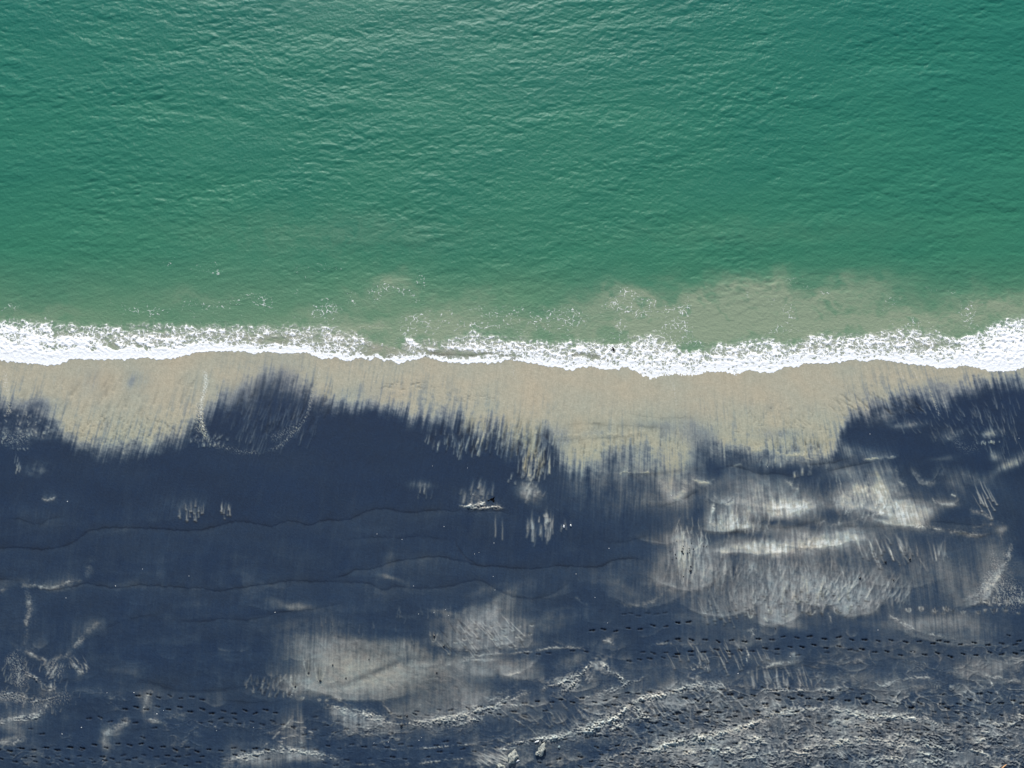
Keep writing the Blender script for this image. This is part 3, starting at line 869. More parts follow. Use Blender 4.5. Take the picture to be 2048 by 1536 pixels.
for _ in range(95):
    x, y = random.uniform(1040, 2150), random.uniform(1270, 1560)
    lobe(x, y, random.uniform(14, 46), random.uniform(5, 16), random.uniform(.10, .30) * (1 if y > 1380 else .45), random.uniform(8, 22), random.gauss(-6, 12), .6)
for _ in range(60):
    x, y = random.uniform(-100, 1050), random.uniform(1290, 1560)
    lobe(x, y, random.uniform(16, 55), random.uniform(4, 14), random.uniform(.03, .11), random.uniform(8, 26), random.gauss(0, 12), .5)
for _ in range(50):
    x, y = random.uniform(-100, 1350), random.uniform(1020, 1290)
    lobe(x, y, random.uniform(30, 90), random.uniform(6, 20), random.uniform(.015, .05), random.uniform(14, 40), random.gauss(0, 8), .15)

# grey tone, silvery sheen painted in, and rough, trodden ground along the bottom edge
rough = (sstep(1440, 1500, V + .05 * (U - 1500) + 22 * N40) * sstep(1180, 1420, U) * .95
         + sstep(1400, 1470, V + 20 * N40) * sstep(900, 1250, U) * .30
         + sstep(1395, 1430, V + 16 * N40) * sstep(720, 660, U) * sstep(640, 700, U) * .2
         + .25 * sstep(1300, 1400, V) * sstep(1250, 1500, U)
         + .5 * np.exp(-(((U - 745) / 70) ** 2 + ((V - 1468) / 22) ** 2)) + .3 * np.exp(-(((U - 860) / 120) ** 2 + ((V - 1462) / 22) ** 2))
         + .05 * sstep(1480, 1530, V) + .5 * sstep(1540, 1640, V))
rough = np.clip(rough, 0, 1.1)
rx, ry = U + 16 * WX, V + 12 * WY + .10 * U
r0 = 1 - np.abs(fbm(rx / 34, ry / 17, 3, 70)) * 3.4
r1 = 1 - np.abs(fbm(rx / 15, ry / 9, 3, 71)) * 3.2
r2 = 1 - np.abs(perlin(rx / 6.5 + .4 * N4, ry / 4.6, 75)) * 2.6
rr = np.clip(.34 * r0 + .42 * r1 + .46 * r2, -1, 1.3)
gap = np.clip(.55 + 1.5 * fbm(rx / 55, ry / 26, 3, 77), .05, 1.25)
rough = rough * gap
wpx, wpy = fbm(U / 64, V / 44, 3, 171), fbm(U / 64, V / 44, 3, 175)
swx, swy = U + 44 * wpx, V + 34 * wpy + .10 * U


def ridge(a, b, sd, p0=.70, p1=.99):
    return sstep(p0, p1, 1 - np.abs(perlin(a, b, sd)) * 1.7)


sw1 = ridge(swx / 58, swy / 26, 173, .80)
sw2 = ridge(swx / 25 + .4 * wpy, swy / 13, 174, .72)
sw3 = ridge(swx / 11 + wpx, swy / 7.5 + wpy, 179, .62)
crust = .38 * sstep(.62, .95, rr)
flow = np.clip(.9 * sw1 + .75 * sw2 + .62 * sw3, 0, 1.25) * np.clip(.75 + .9 * N12 + .4 * N4, .05, 1.5)
tone = sstep(-.25, .55, fbm(swx / 46, swy / 20, 3, 181))  # broad silvery sheen, painted in as paler sand
rc = np.clip(rough, 0, 1)
P = P + np.clip(1.15 - P, 0, 2) * np.clip(rc * (.8 * crust + .72 * flow ** 1.5) * (.75 + .9 * N40), 0, 1)
P = P * (1 - .5 * rc * (1 - tone)) + .07 * rc * tone
K *= 1 - .5 * rc * sstep(.35, .0, flow) * sstep(.2, -.5, rr)
K *= 1 - .30 * rc * sstep(-.15, -.6, N12 + .5 * N4)
H += rc * (.035 * crust + .050 * np.clip(flow, 0, 1) + .030 * N12 + .015 * N4)
low2 = (sstep(1250, 1420, V + .06 * (U - 1500)) * sstep(950, 1350, U)) * np.clip(.5 + 1.3 * fbm(U / 90, V / 50, 2, 178), 0, 1.2) * (1 - .5 * rc)
low3 = sstep(1300, 1440, V) * sstep(1150, 900, U) * np.clip(.1 + 1.5 * fbm(U / 110, V / 60, 2, 182), 0, 1)
lw = np.clip(low2 + .6 * low3, 0, 1)
P = P + np.clip(1.1 - P, 0, 2) * np.clip(lw * (.46 * sw1 + .20 * sw2) * np.clip(.45 + 1.5 * N12 + .5 * N4, 0, 1.5), 0, 1)
P = P + .10 * lw * tone
H += .03 * lw * (sw1 + .6 * sw2)
lowr = sstep(1240, 1420, V) * sstep(1000, 1400, U)
P = P + .05 * lowr * sstep(-.2, .5, fbm(US / 40, V / 36, 4, 81)) + .16 * lowr * sstep(.15, .55, fbm(US / 16, V / 50, 4, 82))
P = P + .07 * sstep(1500, 1540, V + 12 * N12) * sstep(450, 1200, U) * sstep(-.1, .5, N12)

def ribbon(pts, w, amp, side=0.0, wside=14):
    """braided pale ridge with streaks trailing from it"""
    for k in range(3):
        o = random.uniform(-1, 1) * w * 1.6 * (k > 0)
        c_ = catmull(pts, 3)
        q = [(x + random.uniform(-5, 5), y + o * 1.6 + random.uniform(-5, 5)) for x, y in c_]
        band(q, w * (1.0 if k == 0 else .7), amp * (.72 if k == 0 else .6), .018, 1.0, side=side * 1.2 if k == 0 else 0, wside=wside * 1.3, taper=True)


for pts, w, a, sd in [
        ([(990, 1512), (1040, 1488), (1110, 1476), (1170, 1458), (1225, 1438), (1265, 1408), (1330, 1390), (1400, 1374), (1460, 1372)], 2.6, .75, .12),
        ([(1270, 1520), (1330, 1492), (1400, 1476), (1470, 1460), (1530, 1436), (1590, 1422), (1650, 1420)], 3.2, .8, .25),
        ([(1640, 1418), (1690, 1426), (1740, 1436), (1800, 1434), (1860, 1446), (1900, 1466)], 2.6, .7, .18),
        ([(1330, 1530), (1390, 1508), (1450, 1500), (1510, 1482), (1560, 1462)], 3.2, .7, .2),
        ([(1450, 1532), (1520, 1514), (1600, 1508), (1680, 1490), (1740, 1488)], 2.6, .6, .2),
        ([(1600, 1470), (1650, 1482), (1720, 1478), (1790, 1490), (1850, 1510), (1900, 1530)], 2.6, .65, .18),
        ([(1760, 1470), (1820, 1480), (1880, 1500), (1950, 1506), (2010, 1525)], 2.4, .6, .15),
        ([(1680, 1532), (1760, 1516), (1840, 1524), (1930, 1534)], 2.4, .6, .15),
        ([(1180, 1530), (1240, 1512), (1300, 1500), (1360, 1480)], 2.2, .45, .15),
        ([(1500, 1390), (1560, 1380), (1640, 1384), (1700, 1378)], 1.8, .35, .1),
        ([(1940, 1440), (1990, 1452), (2040, 1450), (2100, 1470)], 2.2, .45, .12),
        ([(1150, 1400), (1200, 1390), (1260, 1366), (1300, 1350)], 1.8, .3, .1),
        ([(-40, 1400), (30, 1392), (80, 1404), (130, 1396)], 2.0, .35, .08),
        ([(-30, 1450), (20, 1440), (70, 1432), (100, 1420)], 2.2, .5, .16),
        ([(20, 1340), (60, 1350), (90, 1372), (120, 1380)], 1.8, .32, .08),
        ([(440, 1528), (500, 1512), (560, 1500), (620, 1504), (690, 1522)], 2.4, .5, .2),
        ([(640, 1408), (700, 1424), (760, 1436), (800, 1452)], 2.6, .55, .2),
        ([(760, 1450), (830, 1448), (900, 1440), (970, 1420), (1030, 1394), (1070, 1378)], 2.2, .5, .15)]:
    ribbon(pts, w, a, sd)
strokes(1700, 1450, 330, 60, 190, 80, 22, 12, 1.5, .30)
strokes(1450, 1490, 200, 30, 80, 70, 16, 11, 1.6, .34)
strokes(1250, 1440, 130, 34, 50, 48, 10, 18, 1.3, .26)
strokes(80, 1370, 100, 60, 50, 100, 22, 9, 1.3, .22)

# fine mottling everywhere
H += .006 * N12 * sstep(950, 1300, V) + .0035 * N4 + .004 * st2
P = P + (.018 * N4 + .016 * st2) * sstep(760, 900, V)
K *= 1 + .04 * N4 * A + .03 * st2 * A + .04 * st1 * A + .04 * N12 + .05 * N4

# --- footprints
def foot(x, y, ang, s=1.0, k=.8):
    s = s * 1.12
    k = min(k * 1.15, .97)
    c, sn = math.cos(ang), math.sin(ang)
    b = box(x - 9, x + 9, y - 7, y + 7)
    dx, dy = U[b] - x, V[b] - y
    t, q = dx * c + dy * sn, -dx * sn + dy * c
    a = np.exp(-((t - 2.3 * s) / (2.7 * s)) ** 2 - (q / (1.75 * s)) ** 2)
    h = np.exp(-((t + 3.2 * s) / (2.0 * s)) ** 2 - ((q + .4) / (1.3 * s)) ** 2)
    m = np.clip(a * 1.4 + h * 1.15, 0, 1)
    K[b] *= 1 - k * m  # shade inside the print painted in, together with wet compacted sand
    H[b] -= .055 * m * k
    rim = np.exp(-((t) / (5.2 * s)) ** 2 - ((q - 3.0 * s) / 1.1) ** 2)
    H[b] += .012 * rim * k
    P[b] = P[b] + .05 * rim * k


def prints(lst, ox=0, oy=0, sc_=1.0, k=.8, s=1.0):
    for i, (x, y) in enumerate(lst):
        foot(ox + x / sc_, oy + y / sc_, random.gauss(.05, .13) + (.16 if i % 2 else -.1), s * random.uniform(.8, 1.05), k * random.uniform(.7, 1.05))


def track(pts, spacing=23.0, side=3.2, k=.75, s=.95):
    p = catmull(pts, 12)
    L = np.concatenate([[0], np.cumsum(np.hypot(*(p[1:] - p[:-1]).T))])
    n = int(L[-1] / spacing)
    o = random.uniform(0, spacing)
    for i in range(n):
        t = o + i * spacing + random.gauss(0, 1.6)
        x, y = np.interp(t, L, p[:, 0]), np.interp(t, L, p[:, 1])
        if random.random() < .06:
            continue
        foot(x + random.gauss(0, .8), y + (side if i % 2 else -side) + random.gauss(0, 1.0), random.gauss(0, .15), s * random.uniform(.75, 1.1), k * random.uniform(.6, 1.1))


Q = 2.926
prints([(815, 1117), (880, 1108), (935, 1127), (1000, 1117), (1065, 1132), (1130, 1123), (1190, 1140)], 0, 1011, Q, .72)
prints([(740, 1195), (805, 1183), (865, 1197), (930, 1180), (993, 1197), (1060, 1183), (1120, 1210), (1190, 1195), (1245, 1220), (1315, 1207), (1375, 1222),
        (1440, 1203), (1500, 1220), (1560, 1200), (1617, 1217)], 0, 1011, Q, .78)
prints([(530, 1250), (595, 1243), (655, 1268), (735, 1265), (800, 1275), (1180, 1275), (1240, 1270), (1330, 1275), (1405, 1280), (1480, 1268), (1540, 1285), (1600, 1265), (1660, 1285),
        (1720, 1305), (915, 1305), (845, 1360), (190, 1310), (258, 1340), (1300, 1250), (1380, 1252)], 0, 1011, Q, .55)
prints([(0, 1435), (70, 1438), (140, 1425), (210, 1432), (285, 1420), (350, 1433), (423, 1417), (493, 1423), (563, 1403), (630, 1420), (700, 1397), (768, 1405),
        (835, 1397), (893, 1422), (963, 1415), (1035, 1432), (1105, 1418), (1160, 1442), (1230, 1430), (1300, 1438), (1375, 1422), (1430, 1440), (1500, 1425), (1570, 1432)], 0, 1011, Q, .85)
track([(-160, 1512), (30, 1515), (200, 1516), (400, 1512), (560, 1518)], 22, 2.5, .6)
track([(-160, 1524), (40, 1527), (240, 1524), (440, 1530)], 23, 3, .6)
track([(-160, 1504), (60, 1500), (190, 1498)], 24, 3, .5)
track([(-160, 1545), (300, 1548), (800, 1546), (1200, 1544)], 23, 3, .7)
track([(600, 1500), (700, 1494), (800, 1492), (900, 1486), (980, 1482)], 24, 3, .6)
track([(620, 1440), (680, 1450), (760, 1462), (850, 1452)], 22, 6, .5)
track([(540, 1452), (600, 1462), (680, 1472)], 20, 5, .45)
track([(640, 1532), (760, 1520), (900, 1506), (1000, 1492), (1080, 1482), (1200, 1470)], 23, 4, .6)
track([(780, 1432), (850, 1428), (960, 1424), (1080, 1430)], 24, 4, .5)
prints([(650, 1200), (750, 1190), (820, 1180), (890, 1175), (960, 1160), (1080, 1160), (1155, 1150), (1240, 1155), (1290, 1140), (1360, 1155), (1415, 1130), (1490, 1155),
        (1550, 1145), (1610, 1125), (1680, 1100), (1740, 1105), (1810, 1095), (1870, 1110), (1940, 1090)], 680, 1011, Q, .8)
prints([(350, 1240), (440, 1225), (830, 1225), (880, 1215), (1020, 1210), (1080, 1240), (1200, 1205), (1440, 1190), (1560, 1180), (1600, 1170), (1700, 1165), (1760, 1150)], 680, 1011, Q, .65)
prints([(1475, 735), (1540, 728), (1612, 740), (1685, 722), (1755, 728), (1830, 706), (1905, 712), (1975, 690), (2040, 685)], 680, 1011, Q, .8)
prints([(1360, 855), (1440, 860), (1770, 862), (1830, 868), (1905, 865), (1970, 872), (1910, 800), (1980, 795), (1750, 905), (1690, 915), (1810, 900), (1890, 895), (1960, 890),
        (1090, 870), (1160, 875), (1220, 868)], 680, 1011, Q, .6)
prints([(1660, 640), (1700, 635), (1745, 650), (1800, 635), (1850, 640), (1900, 632)], 680, 1011, Q, .35)
RA = [(20, 785), (100, 790), (180, 790), (255, 800), (335, 793), (410, 800), (490, 785), (570, 790), (635, 772), (715, 778), (790, 770), (875, 785), (960, 775), (1035, 790),
      (1110, 790), (1190, 797), (1265, 793), (1350, 803), (1430, 800), (1510, 812), (1545, 795), (1590, 803), (1670, 817), (1750, 807), (1830, 820), (1910, 812), (1990, 818)]
RB = [(20, 875), (95, 858), (170, 862), (245, 847), (315, 857), (385, 850), (455, 857), (530, 840), (600, 845), (675, 832), (745, 832), (815, 820), (885, 838), (960, 828),
      (1025, 848), (1095, 845), (1170, 862), (1240, 858), (1320, 880), (1390, 860), (1460, 877), (1535, 868), (1610, 888), (1685, 873), (1760, 880), (1840, 863), (1910, 875), (1990, 870)]
RD = [(60, 1130), (130, 1143), (200, 1155), (325, 1110), (385, 1130), (460, 1115), (530, 1165), (600, 1110), (605, 1140), (675, 1130), (690, 1135), (735, 1115), (780, 1133), (850, 1140),
      (915, 1135), (910, 1128), (1010, 1145), (1075, 1132), (1110, 1165), (1170, 1150), (1230, 1165), (1290, 1160), (1380, 1185), (1430, 1160), (1560, 1165), (1590, 1190), (1660, 1165),
      (1720, 1140), (1780, 1105), (1830, 1160), (1905, 1160), (1975, 1145), (2030, 1160)]
prints(RA, 1348, 1011, Q, .82)
prints(RB, 1348, 1011, Q, .85)
prints(RD, 1348, 1011, Q, .92, 1.15)
prints([(20, 690), (80, 688), (720, 880), (600, 875), (890, 865), (1060, 855), (100, 882), (255, 885), (330, 875)], 1348, 1011, Q, .5)
prints([(60, 1082), (120, 1085), (265, 1080), (520, 1070), (590, 1085), (660, 1072), (870, 1095), (1030, 1080), (1100, 1108), (1270, 1118), (1560, 1110), (1840, 1100), (960, 1085)], 1348, 1011, Q, .65)
track([(1290, 1430), (1400, 1424), (1480, 1418), (1560, 1420), (1640, 1418)], 20, 4, .8)
track([(1260, 1445), (1360, 1432), (1440, 1430), (1500, 1432), (1600, 1428), (1680, 1432), (1780, 1440)], 20, 5, .8)
track([(1180, 1478), (1260, 1458), (1350, 1446), (1450, 1440), (1520, 1434)], 20, 4, .75)
track([(1240, 1480), (1340, 1466), (1440, 1458), (1500, 1452)], 21, 4, .7)
track([(1600, 1440), (1700, 1446), (1800, 1456), (1900, 1452), (2000, 1450), (2180, 1440)], 20, 5, .7)
track([(1640, 1456), (1760, 1462), (1880, 1466), (1960, 1470)], 20, 4, .65)
track([(1700, 1470), (1800, 1470), (1900, 1478)], 19, 4, .6)
track([(1800, 1422), (1900, 1432), (2000, 1436), (2180, 1430)], 22, 5, .65)
track([(1180, 1500), (1300, 1492), (1400, 1486), (1500, 1482)], 21, 4, .7)
track([(1060, 1532), (1160, 1520), (1300, 1512), (1420, 1506)], 21, 5, .75)
track([(1150, 1540), (1300, 1530), (1500, 1528)], 21, 5, .7)
track([(1500, 1465), (1600, 1478), (1700, 1490), (1800, 1496)], 18, 6, .5)
track([(1500, 1500), (1700, 1512), (1900, 1520), (2180, 1510)], 20, 8, .45)
track([(1850, 1490), (1950, 1486), (2048, 1480)], 20, 5, .5)
track([(1990, 1275), (2048, 1280), (2180, 1290)], 24, 4, .7)
track([(2040, 1308), (2180, 1312)], 24, 4, .7)

# far beyond the picture: let the beach settle into an average mix
cloudy = np.exp(-(((U - 1640) / 260) ** 4 + ((V - 1050) / 120) ** 4))
P = P + .42 * cloudy * sstep(.45, .85, P)
P = P * (1 - .08 * np.exp(-(((U - 780) / 200) ** 4 + ((V - 1330) / 80) ** 4)))
far = np.clip(np.maximum(np.maximum(-170 - U, U - 2218), V - 1600) / 500, 0, 1)
P = P * (1 - .25 * far) + .25 * far * .4
P = np.clip(P, 0, 1.3)
K = np.clip(K, .06, 1.25)

# tones of the sand mix
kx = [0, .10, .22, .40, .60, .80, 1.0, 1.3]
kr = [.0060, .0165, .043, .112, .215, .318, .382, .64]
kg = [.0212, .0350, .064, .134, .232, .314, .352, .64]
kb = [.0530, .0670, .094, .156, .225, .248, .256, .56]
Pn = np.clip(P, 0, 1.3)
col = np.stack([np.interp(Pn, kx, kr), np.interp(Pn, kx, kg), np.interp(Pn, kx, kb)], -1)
# lower beach lacks the tan tint of the soaked apron
cool = (sstep(930, 1010, V + 10 * WX) * sstep(.10, .45, Pn))[..., None]
lum = col.mean(-1, keepdims=True)
cool = cool * (.72 - .22 * sstep(.72, 1.0, Pn)[..., None])
col = col * (1 - cool) + lum * np.array([.95, 1.01, 1.02]) * cool
warm = np.exp(-(((U - 740) / 170) ** 2 + ((V - 1345) / 60) ** 2))[..., None]
col = col * (1 + warm * np.array([.05, .01, -.09]))
yel = (sstep(800, 900, V) * (1 - cool[..., 0]))[..., None]
col = col * (1 + yel * np.array([-.04, .0, -.03]))
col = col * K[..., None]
# colour drift in the black sand (green-blue to violet-blue)
cd = fbm(U / 90, V / 70, 4, 91)[..., None]
ce = fbm(U / 14, V / 12, 3, 93)[..., None]
col = col * (1 + cd * np.array([.14, .02, -.05]) + ce * np.array([.12, .02, -.02]) * (1 - A[..., None]) ** 2)
col = col * (1 + .16 * fbm(U / 130, V / 50, 4, 95)[..., None] * (1 - A[..., None]) + .05 * perlin(US / 2.6, V / 14, 96)[..., None])
col = np.clip(col, .002, .8)
wet = sstep(60, -10, V - pl(U, FRONT)) * .6 + .25 * A

# ground form: gentle rise inland, falling away beneath the water
z0 = .012 * np.clip((V - 730) / 32.0, 0, 60) - np.clip((700 - V) / 32.0, 0, 200) * .12 - .012
z0 = np.maximum(z0, -6)
Z = z0 + H * (1 - far)
X, Y = ground(U, V)
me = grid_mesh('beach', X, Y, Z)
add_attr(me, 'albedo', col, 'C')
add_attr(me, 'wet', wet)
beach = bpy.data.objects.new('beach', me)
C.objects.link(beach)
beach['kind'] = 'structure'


def nt(mat):
    mat.use_nodes = True
    t = mat.node_tree
    return t, t.nodes, t.links


def mathn(n, l, op, a, b=None, c=None, clamp=False):
    m = n.new('ShaderNodeMath')
    m.operation = op
    m.use_clamp = clamp
    for i, x in enumerate((a, b, c)):
        if x is None:
            continue
        if isinstance(x, (int, float)):
            m.inputs[i].default_value = x
        else:
            l.new(x, m.inputs[i])
    return m.outputs[0]


def noise_n(n, l, vec, scale, detail=3, rough=.55):
    t = n.new('ShaderNodeTexNoise')
    t.inputs['Scale'].default_value = scale
    t.inputs['Detail'].default_value = detail
    t.inputs['Roughness'].default_value = rough
    l.new(vec, t.inputs['Vector'])
    return t


sand = bpy.data.materials.new('sand')
t, n, l = nt(sand)
bs = n['Principled BSDF']
at = n.new('ShaderNodeAttribute')
at.attribute_name = 'albedo'
geo = n.new('ShaderNodeNewGeometry')
g1 = noise_n(n, l, geo.outputs['Position'], 16.0, 3, .7)
g2 = noise_n(n, l, geo.outputs['Position'], 3.2, 4, .6)
m1 = n.new('ShaderNodeMapRange')
m1.inputs['From Min'].default_value = .3
m1.inputs['From Max'].default_value = .7
m1.inputs['To Min'].default_value = .87
m1.inputs['To Max'].default_value = 1.13
l.new(g1.outputs['Fac'], m1.inputs['Value'])
m2 = n.new('ShaderNodeMapRange')
m2.inputs['From Min'].default_value = .3
m2.inputs['From Max'].default_value = .7
m2.inputs['To Min'].default_value = .93
m2.inputs['To Max'].default_value = 1.07
l.new(g2.outputs['Fac'], m2.inputs['Value'])
mm = mathn(n, l, 'MULTIPLY', m1.outputs[0], m2.outputs[0])
vm = n.new('ShaderNodeVectorMath')
vm.operation = 'SCALE'
l.new(at.outputs['Color'], vm.inputs[0])
l.new(mm, vm.inputs['Scale'])
l.new(vm.outputs[0], bs.inputs['Base Color'])
wa = n.new('ShaderNodeAttribute')
wa.attribute_name = 'wet'
l.new(mathn(n, l, 'MULTIPLY_ADD', wa.outputs['Fac'], -.35, .78), bs.inputs['Roughness'])
bs.inputs['Specular IOR Level'].default_value = .25
bp = n.new('ShaderNodeBump')
bp.inputs['Strength'].default_value = .35
bp.inputs['Distance'].default_value = .02
l.new(g1.outputs['Fac'], bp.inputs['Height'])
l.new(bp.outputs[0], bs.inputs['Normal'])
me.materials.append(sand)

# ==================================================================================== SEA
wu = axis(-170, 2218, 1.45, -9000, 11000)
ws = np.concatenate([[-3.0, -1.5, 0.0, .6, 1.2, 2.0], axis(3.2, 905, 1.45, 3.2, 5800, 1.13)])[::-1]   # distance behind the swash front, photo px; rows run towards the shore
vf = front_v(wu)
vs_ = pl(wu, [(-9000, 725), (0, 722), (600, 716), (1000, 722), (1300, 742), (1700, 730), (2048, 735), (11000, 735)])
WU, WS = np.meshgrid(wu, ws)
dec = np.exp(-np.maximum(WS, 0) / 26.0)
WV = vs_[None, :] - WS + (vf - vs_)[None, :] * dec
WV = np.where(WS < 0, vf[None, :] + 0.0 * WS, WV)
WV = np.where(WS < 0, vf[None, :] - WS * .15, WV)
SB = vf[None, :] - WV                                 # true distance behind the front
WV = np.maximum(WV, -5120)
X, Y = ground(WU, WV)

# wind chop: a sum over a directional spectrum by FFT
NF, LT = 1024, 92.0
kf = np.fft.fftfreq(NF, 1.0 / NF) * 2 * np.pi / LT
KX, KY = np.meshgrid(kf, kf)
KM = np.hypot(KX, KY) + 1e-9
wdir = math.radians(-90 + 12)


def spectrum(kp, spread, slope, wd, seed):
    r = np.random.RandomState(seed)
    cosd = (KX * math.cos(wd) + KY * math.sin(wd)) / KM
    E = np.exp(-1.25 * (kp / KM) ** 2) * KM ** (-slope) * np.abs(cosd) ** spread
    E[KM > 42] = 0
    E = E * np.exp(-(KM / 34) ** 4)
    E[0, 0] = 0
    ph = (r.randn(NF, NF) + 1j * r.randn(NF, NF)) * np.sqrt(E)
    h = np.fft.ifft2(ph)
    return ph / np.std(h.real)


s1 = spectrum(2 * np.pi / 1.0, 5.0, 3.3, wdir, 5)
s3 = spectrum(2 * np.pi / 1.25, 6.0, 3.4, math.radians(-90 - 20), 8)
s2 = spectrum(2 * np.pi / 5.0, 8.0, 4.5, math.radians(-90 + 6), 6)
Fh = s1 * .0056 + s3 * .0040 + s2 * .0085
hgt = np.fft.ifft2(Fh).real
dxw = np.fft.ifft2(1j * KX / KM * Fh).real
dyw = np.fft.ifft2(1j * KY / KM * Fh).real


def tile(A_, x, y):
    gx = (x / LT * NF) % NF
    gy = (y / LT * NF) % NF
    x0 = np.floor(gx).astype(int)
    y0 = np.floor(gy).astype(int)
    fx, fy = gx - x0, gy - y0
    x0 %= NF
    y0 %= NF
    x1, y1 = (x0 + 1) % NF, (y0 + 1) % NF
    return A_[y0, x0] * (1 - fx) * (1 - fy) + A_[y0, x1] * fx * (1 - fy) + A_[y1, x0] * (1 - fx) * fy + A_[y1, x1] * fx * fy


farw = np.clip(np.maximum(np.maximum(-170 - WU, WU - 2218), -165 - WV) / 900, 0, 1)
gust = np.clip(.95 + .95 * fbm(X / 7.0, Y / 3.6, 3, 101), .35, 1.9)
damp = sstep(10, 190, SB) * .85 + .15 * sstep(0, 30, SB)
damp = damp * pl(WV, [(-5200, 1.1), (0, 1.12), (300, 1.0), (520, .78), (760, .7)]) * gust * (1 - .7 * farw) * (1 - .35 * sstep(260, 80, SB))
hh = tile(hgt, X, Y)
Z = hh * damp
X2 = X - .9 * tile(dxw, X, Y) * damp * (SB > 8)
Y2 = Y - .9 * tile(dyw, X, Y) * damp * (SB > 8)

# foam cover
def wpl(p):
    return pl(wu, p)[None, :]


fn = fbm(WU / 26, WV / 18, 3, 111)
fn2 = perlin(WU / 8, WV / 6, 113)
bk = pl(wu, FRONT)[None, :] - wpl(BACK) + 9 * fn + 4 * fn2
so = wpl(SOLID) * (.72 + 1.1 * fn) + 4 * fn2
lac = wpl(LACE)
tt = np.clip((SB - so) / np.maximum(bk - so, 4), 0, 3)
d = np.where(SB < so, 1.0, 0)
inl = lac * (.98 - .46 * tt) + .34 * fn + .20 * fn2
d = np.maximum(d, np.where(tt < 1.4, inl * sstep(1.25, .90, tt), 0))
d = np.where((SB < so + 7) & (SB >= so), np.maximum(d, 1 - .5 * (SB - so) / 7), d)
d = np.where(SB < 2.5 + 2 * fn2, np.maximum(d, .86), d)


def wblob(F, u, v, rx, ry, amp, ang=0, wob=.0, nz=None):
    i = np.where((wu > u - 3 * max(rx, ry)) & (wu < u + 3 * max(rx, ry)))[0]
    if len(i) == 0:
        return
    j = slice(i[0], i[-1] + 1)
    c, s = math.cos(math.radians(ang)), math.sin(math.radians(ang))
    x, y = WU[:, j] - u, WV[:, j] - v
    if nz is not None:
        x = x + wob * nz[0][:, j]
        y = y + wob * nz[1][:, j]
    q = ((x * c - y * s) / rx) ** 2 + ((x * s + y * c) / ry) ** 2
    F[:, j] += amp * np.exp(-q)


w1 = fbm(WU / 60, WV / 45, 4, 121)
w2 = fbm(WU / 60, WV / 45, 4, 125)
# gaps in the froth where the breaking lip stands over bare sandy water
for a in [(735, 706, 22, 6, -.5), (770, 700, 26, 10, -.5), (780, 716, 10, 4, -.4), (850, 700, 14, 8, -.45), (870, 708, 16, 5, -.6), (890, 712, 12, 5, -.4),
          (905, 703, 30, 4, -.35), (950, 708, 50, 3, -.35), (1020, 712, 20, 4, -.3), (1160, 712, 22, 5, -.35), (1190, 716, 16, 4, -.4), (280, 690, 30, 8, -.25),
          (125, 672, 20, 8, -.2), (230, 690, 24, 8, -.3), (500, 680, 60, 10, -.15), (560, 682, 40, 7, -.25), (1460, 705, 40, 6, -.22), (1620, 695, 30, 7, -.25),
          (1880, 690, 30, 8, -.2), (1850, 700, 20, 10, -.15)]:
    wblob(d, *a, wob=12, nz=(w1, w2))
for a in [(830, 690, 26, 4, .4, -35), (860, 700, 30, 4, .45, -24), (905, 697, 26, 4, .3, 0)]:
    wblob(d, *a)
# stray froth seaward of the break
sp = np.zeros_like(WU)
for a in [(515, 598, 30, 10, .8), (262, 615, 36, 12, .7), (305, 622, 20, 8, .6), (650, 622, 24, 16, .9), (420, 612, 60, 12, .5), (345, 517, 9, 2.2, .9),
          (795, 585, 50, 7, .8, -20), (845, 560, 9, 18, .5), (770, 590, 30, 8, .5), (705, 600, 12, 12, .5), (850, 640, 40, 12, .5), (810, 668, 6, 22, .8), (830, 640, 12, 12, .6), (1240, 600, 26, 22, .8),
          (1230, 660, 10, 22, .7), (1290, 615, 50, 16, .6), (1350, 612, 24, 10, .6), (1366, 655, 18, 26, .9), (1330, 670, 14, 26, .8), (1490, 592, 8, 14, .8), (1540, 602, 12, 8, .8),
          (1553, 660, 14, 9, 1.0), (1580, 630, 20, 22, .5), (1650, 588, 12, 3, 1.0), (1785, 604, 14, 10, .5), (1930, 610, 22, 20, .7), (1945, 650, 14, 14, .9),
          (1880, 582, 26, 8, .5), (1090, 640, 50, 16, .6), (1000, 625, 60, 16, .45), (960, 655, 50, 10, .6), (1150, 632, 36, 12, .6), (890, 620, 14, 10, .5), (1370, 620, 12, 20, .6),
          (20, 616, 20, 8, .5), (90, 630, 14, 6, .4), (590, 590, 14, 6, .3), (640, 540, 60, 6, .35), (420, 540, 60, 10, .3), (1380, 690, 24, 8, .7), (1600, 565, 40, 10, .2), (1840, 650, 40, 12, .5)]:
    wblob(sp, *a, wob=26, nz=(w1, w2)) if len(a) == 5 else wblob(sp, *a, wob=26, nz=(w1, w2))
sp = np.clip(sp + .16 * sstep(115, 40, SB), 0, 1.1)
d = np.clip(d, 0, 1)

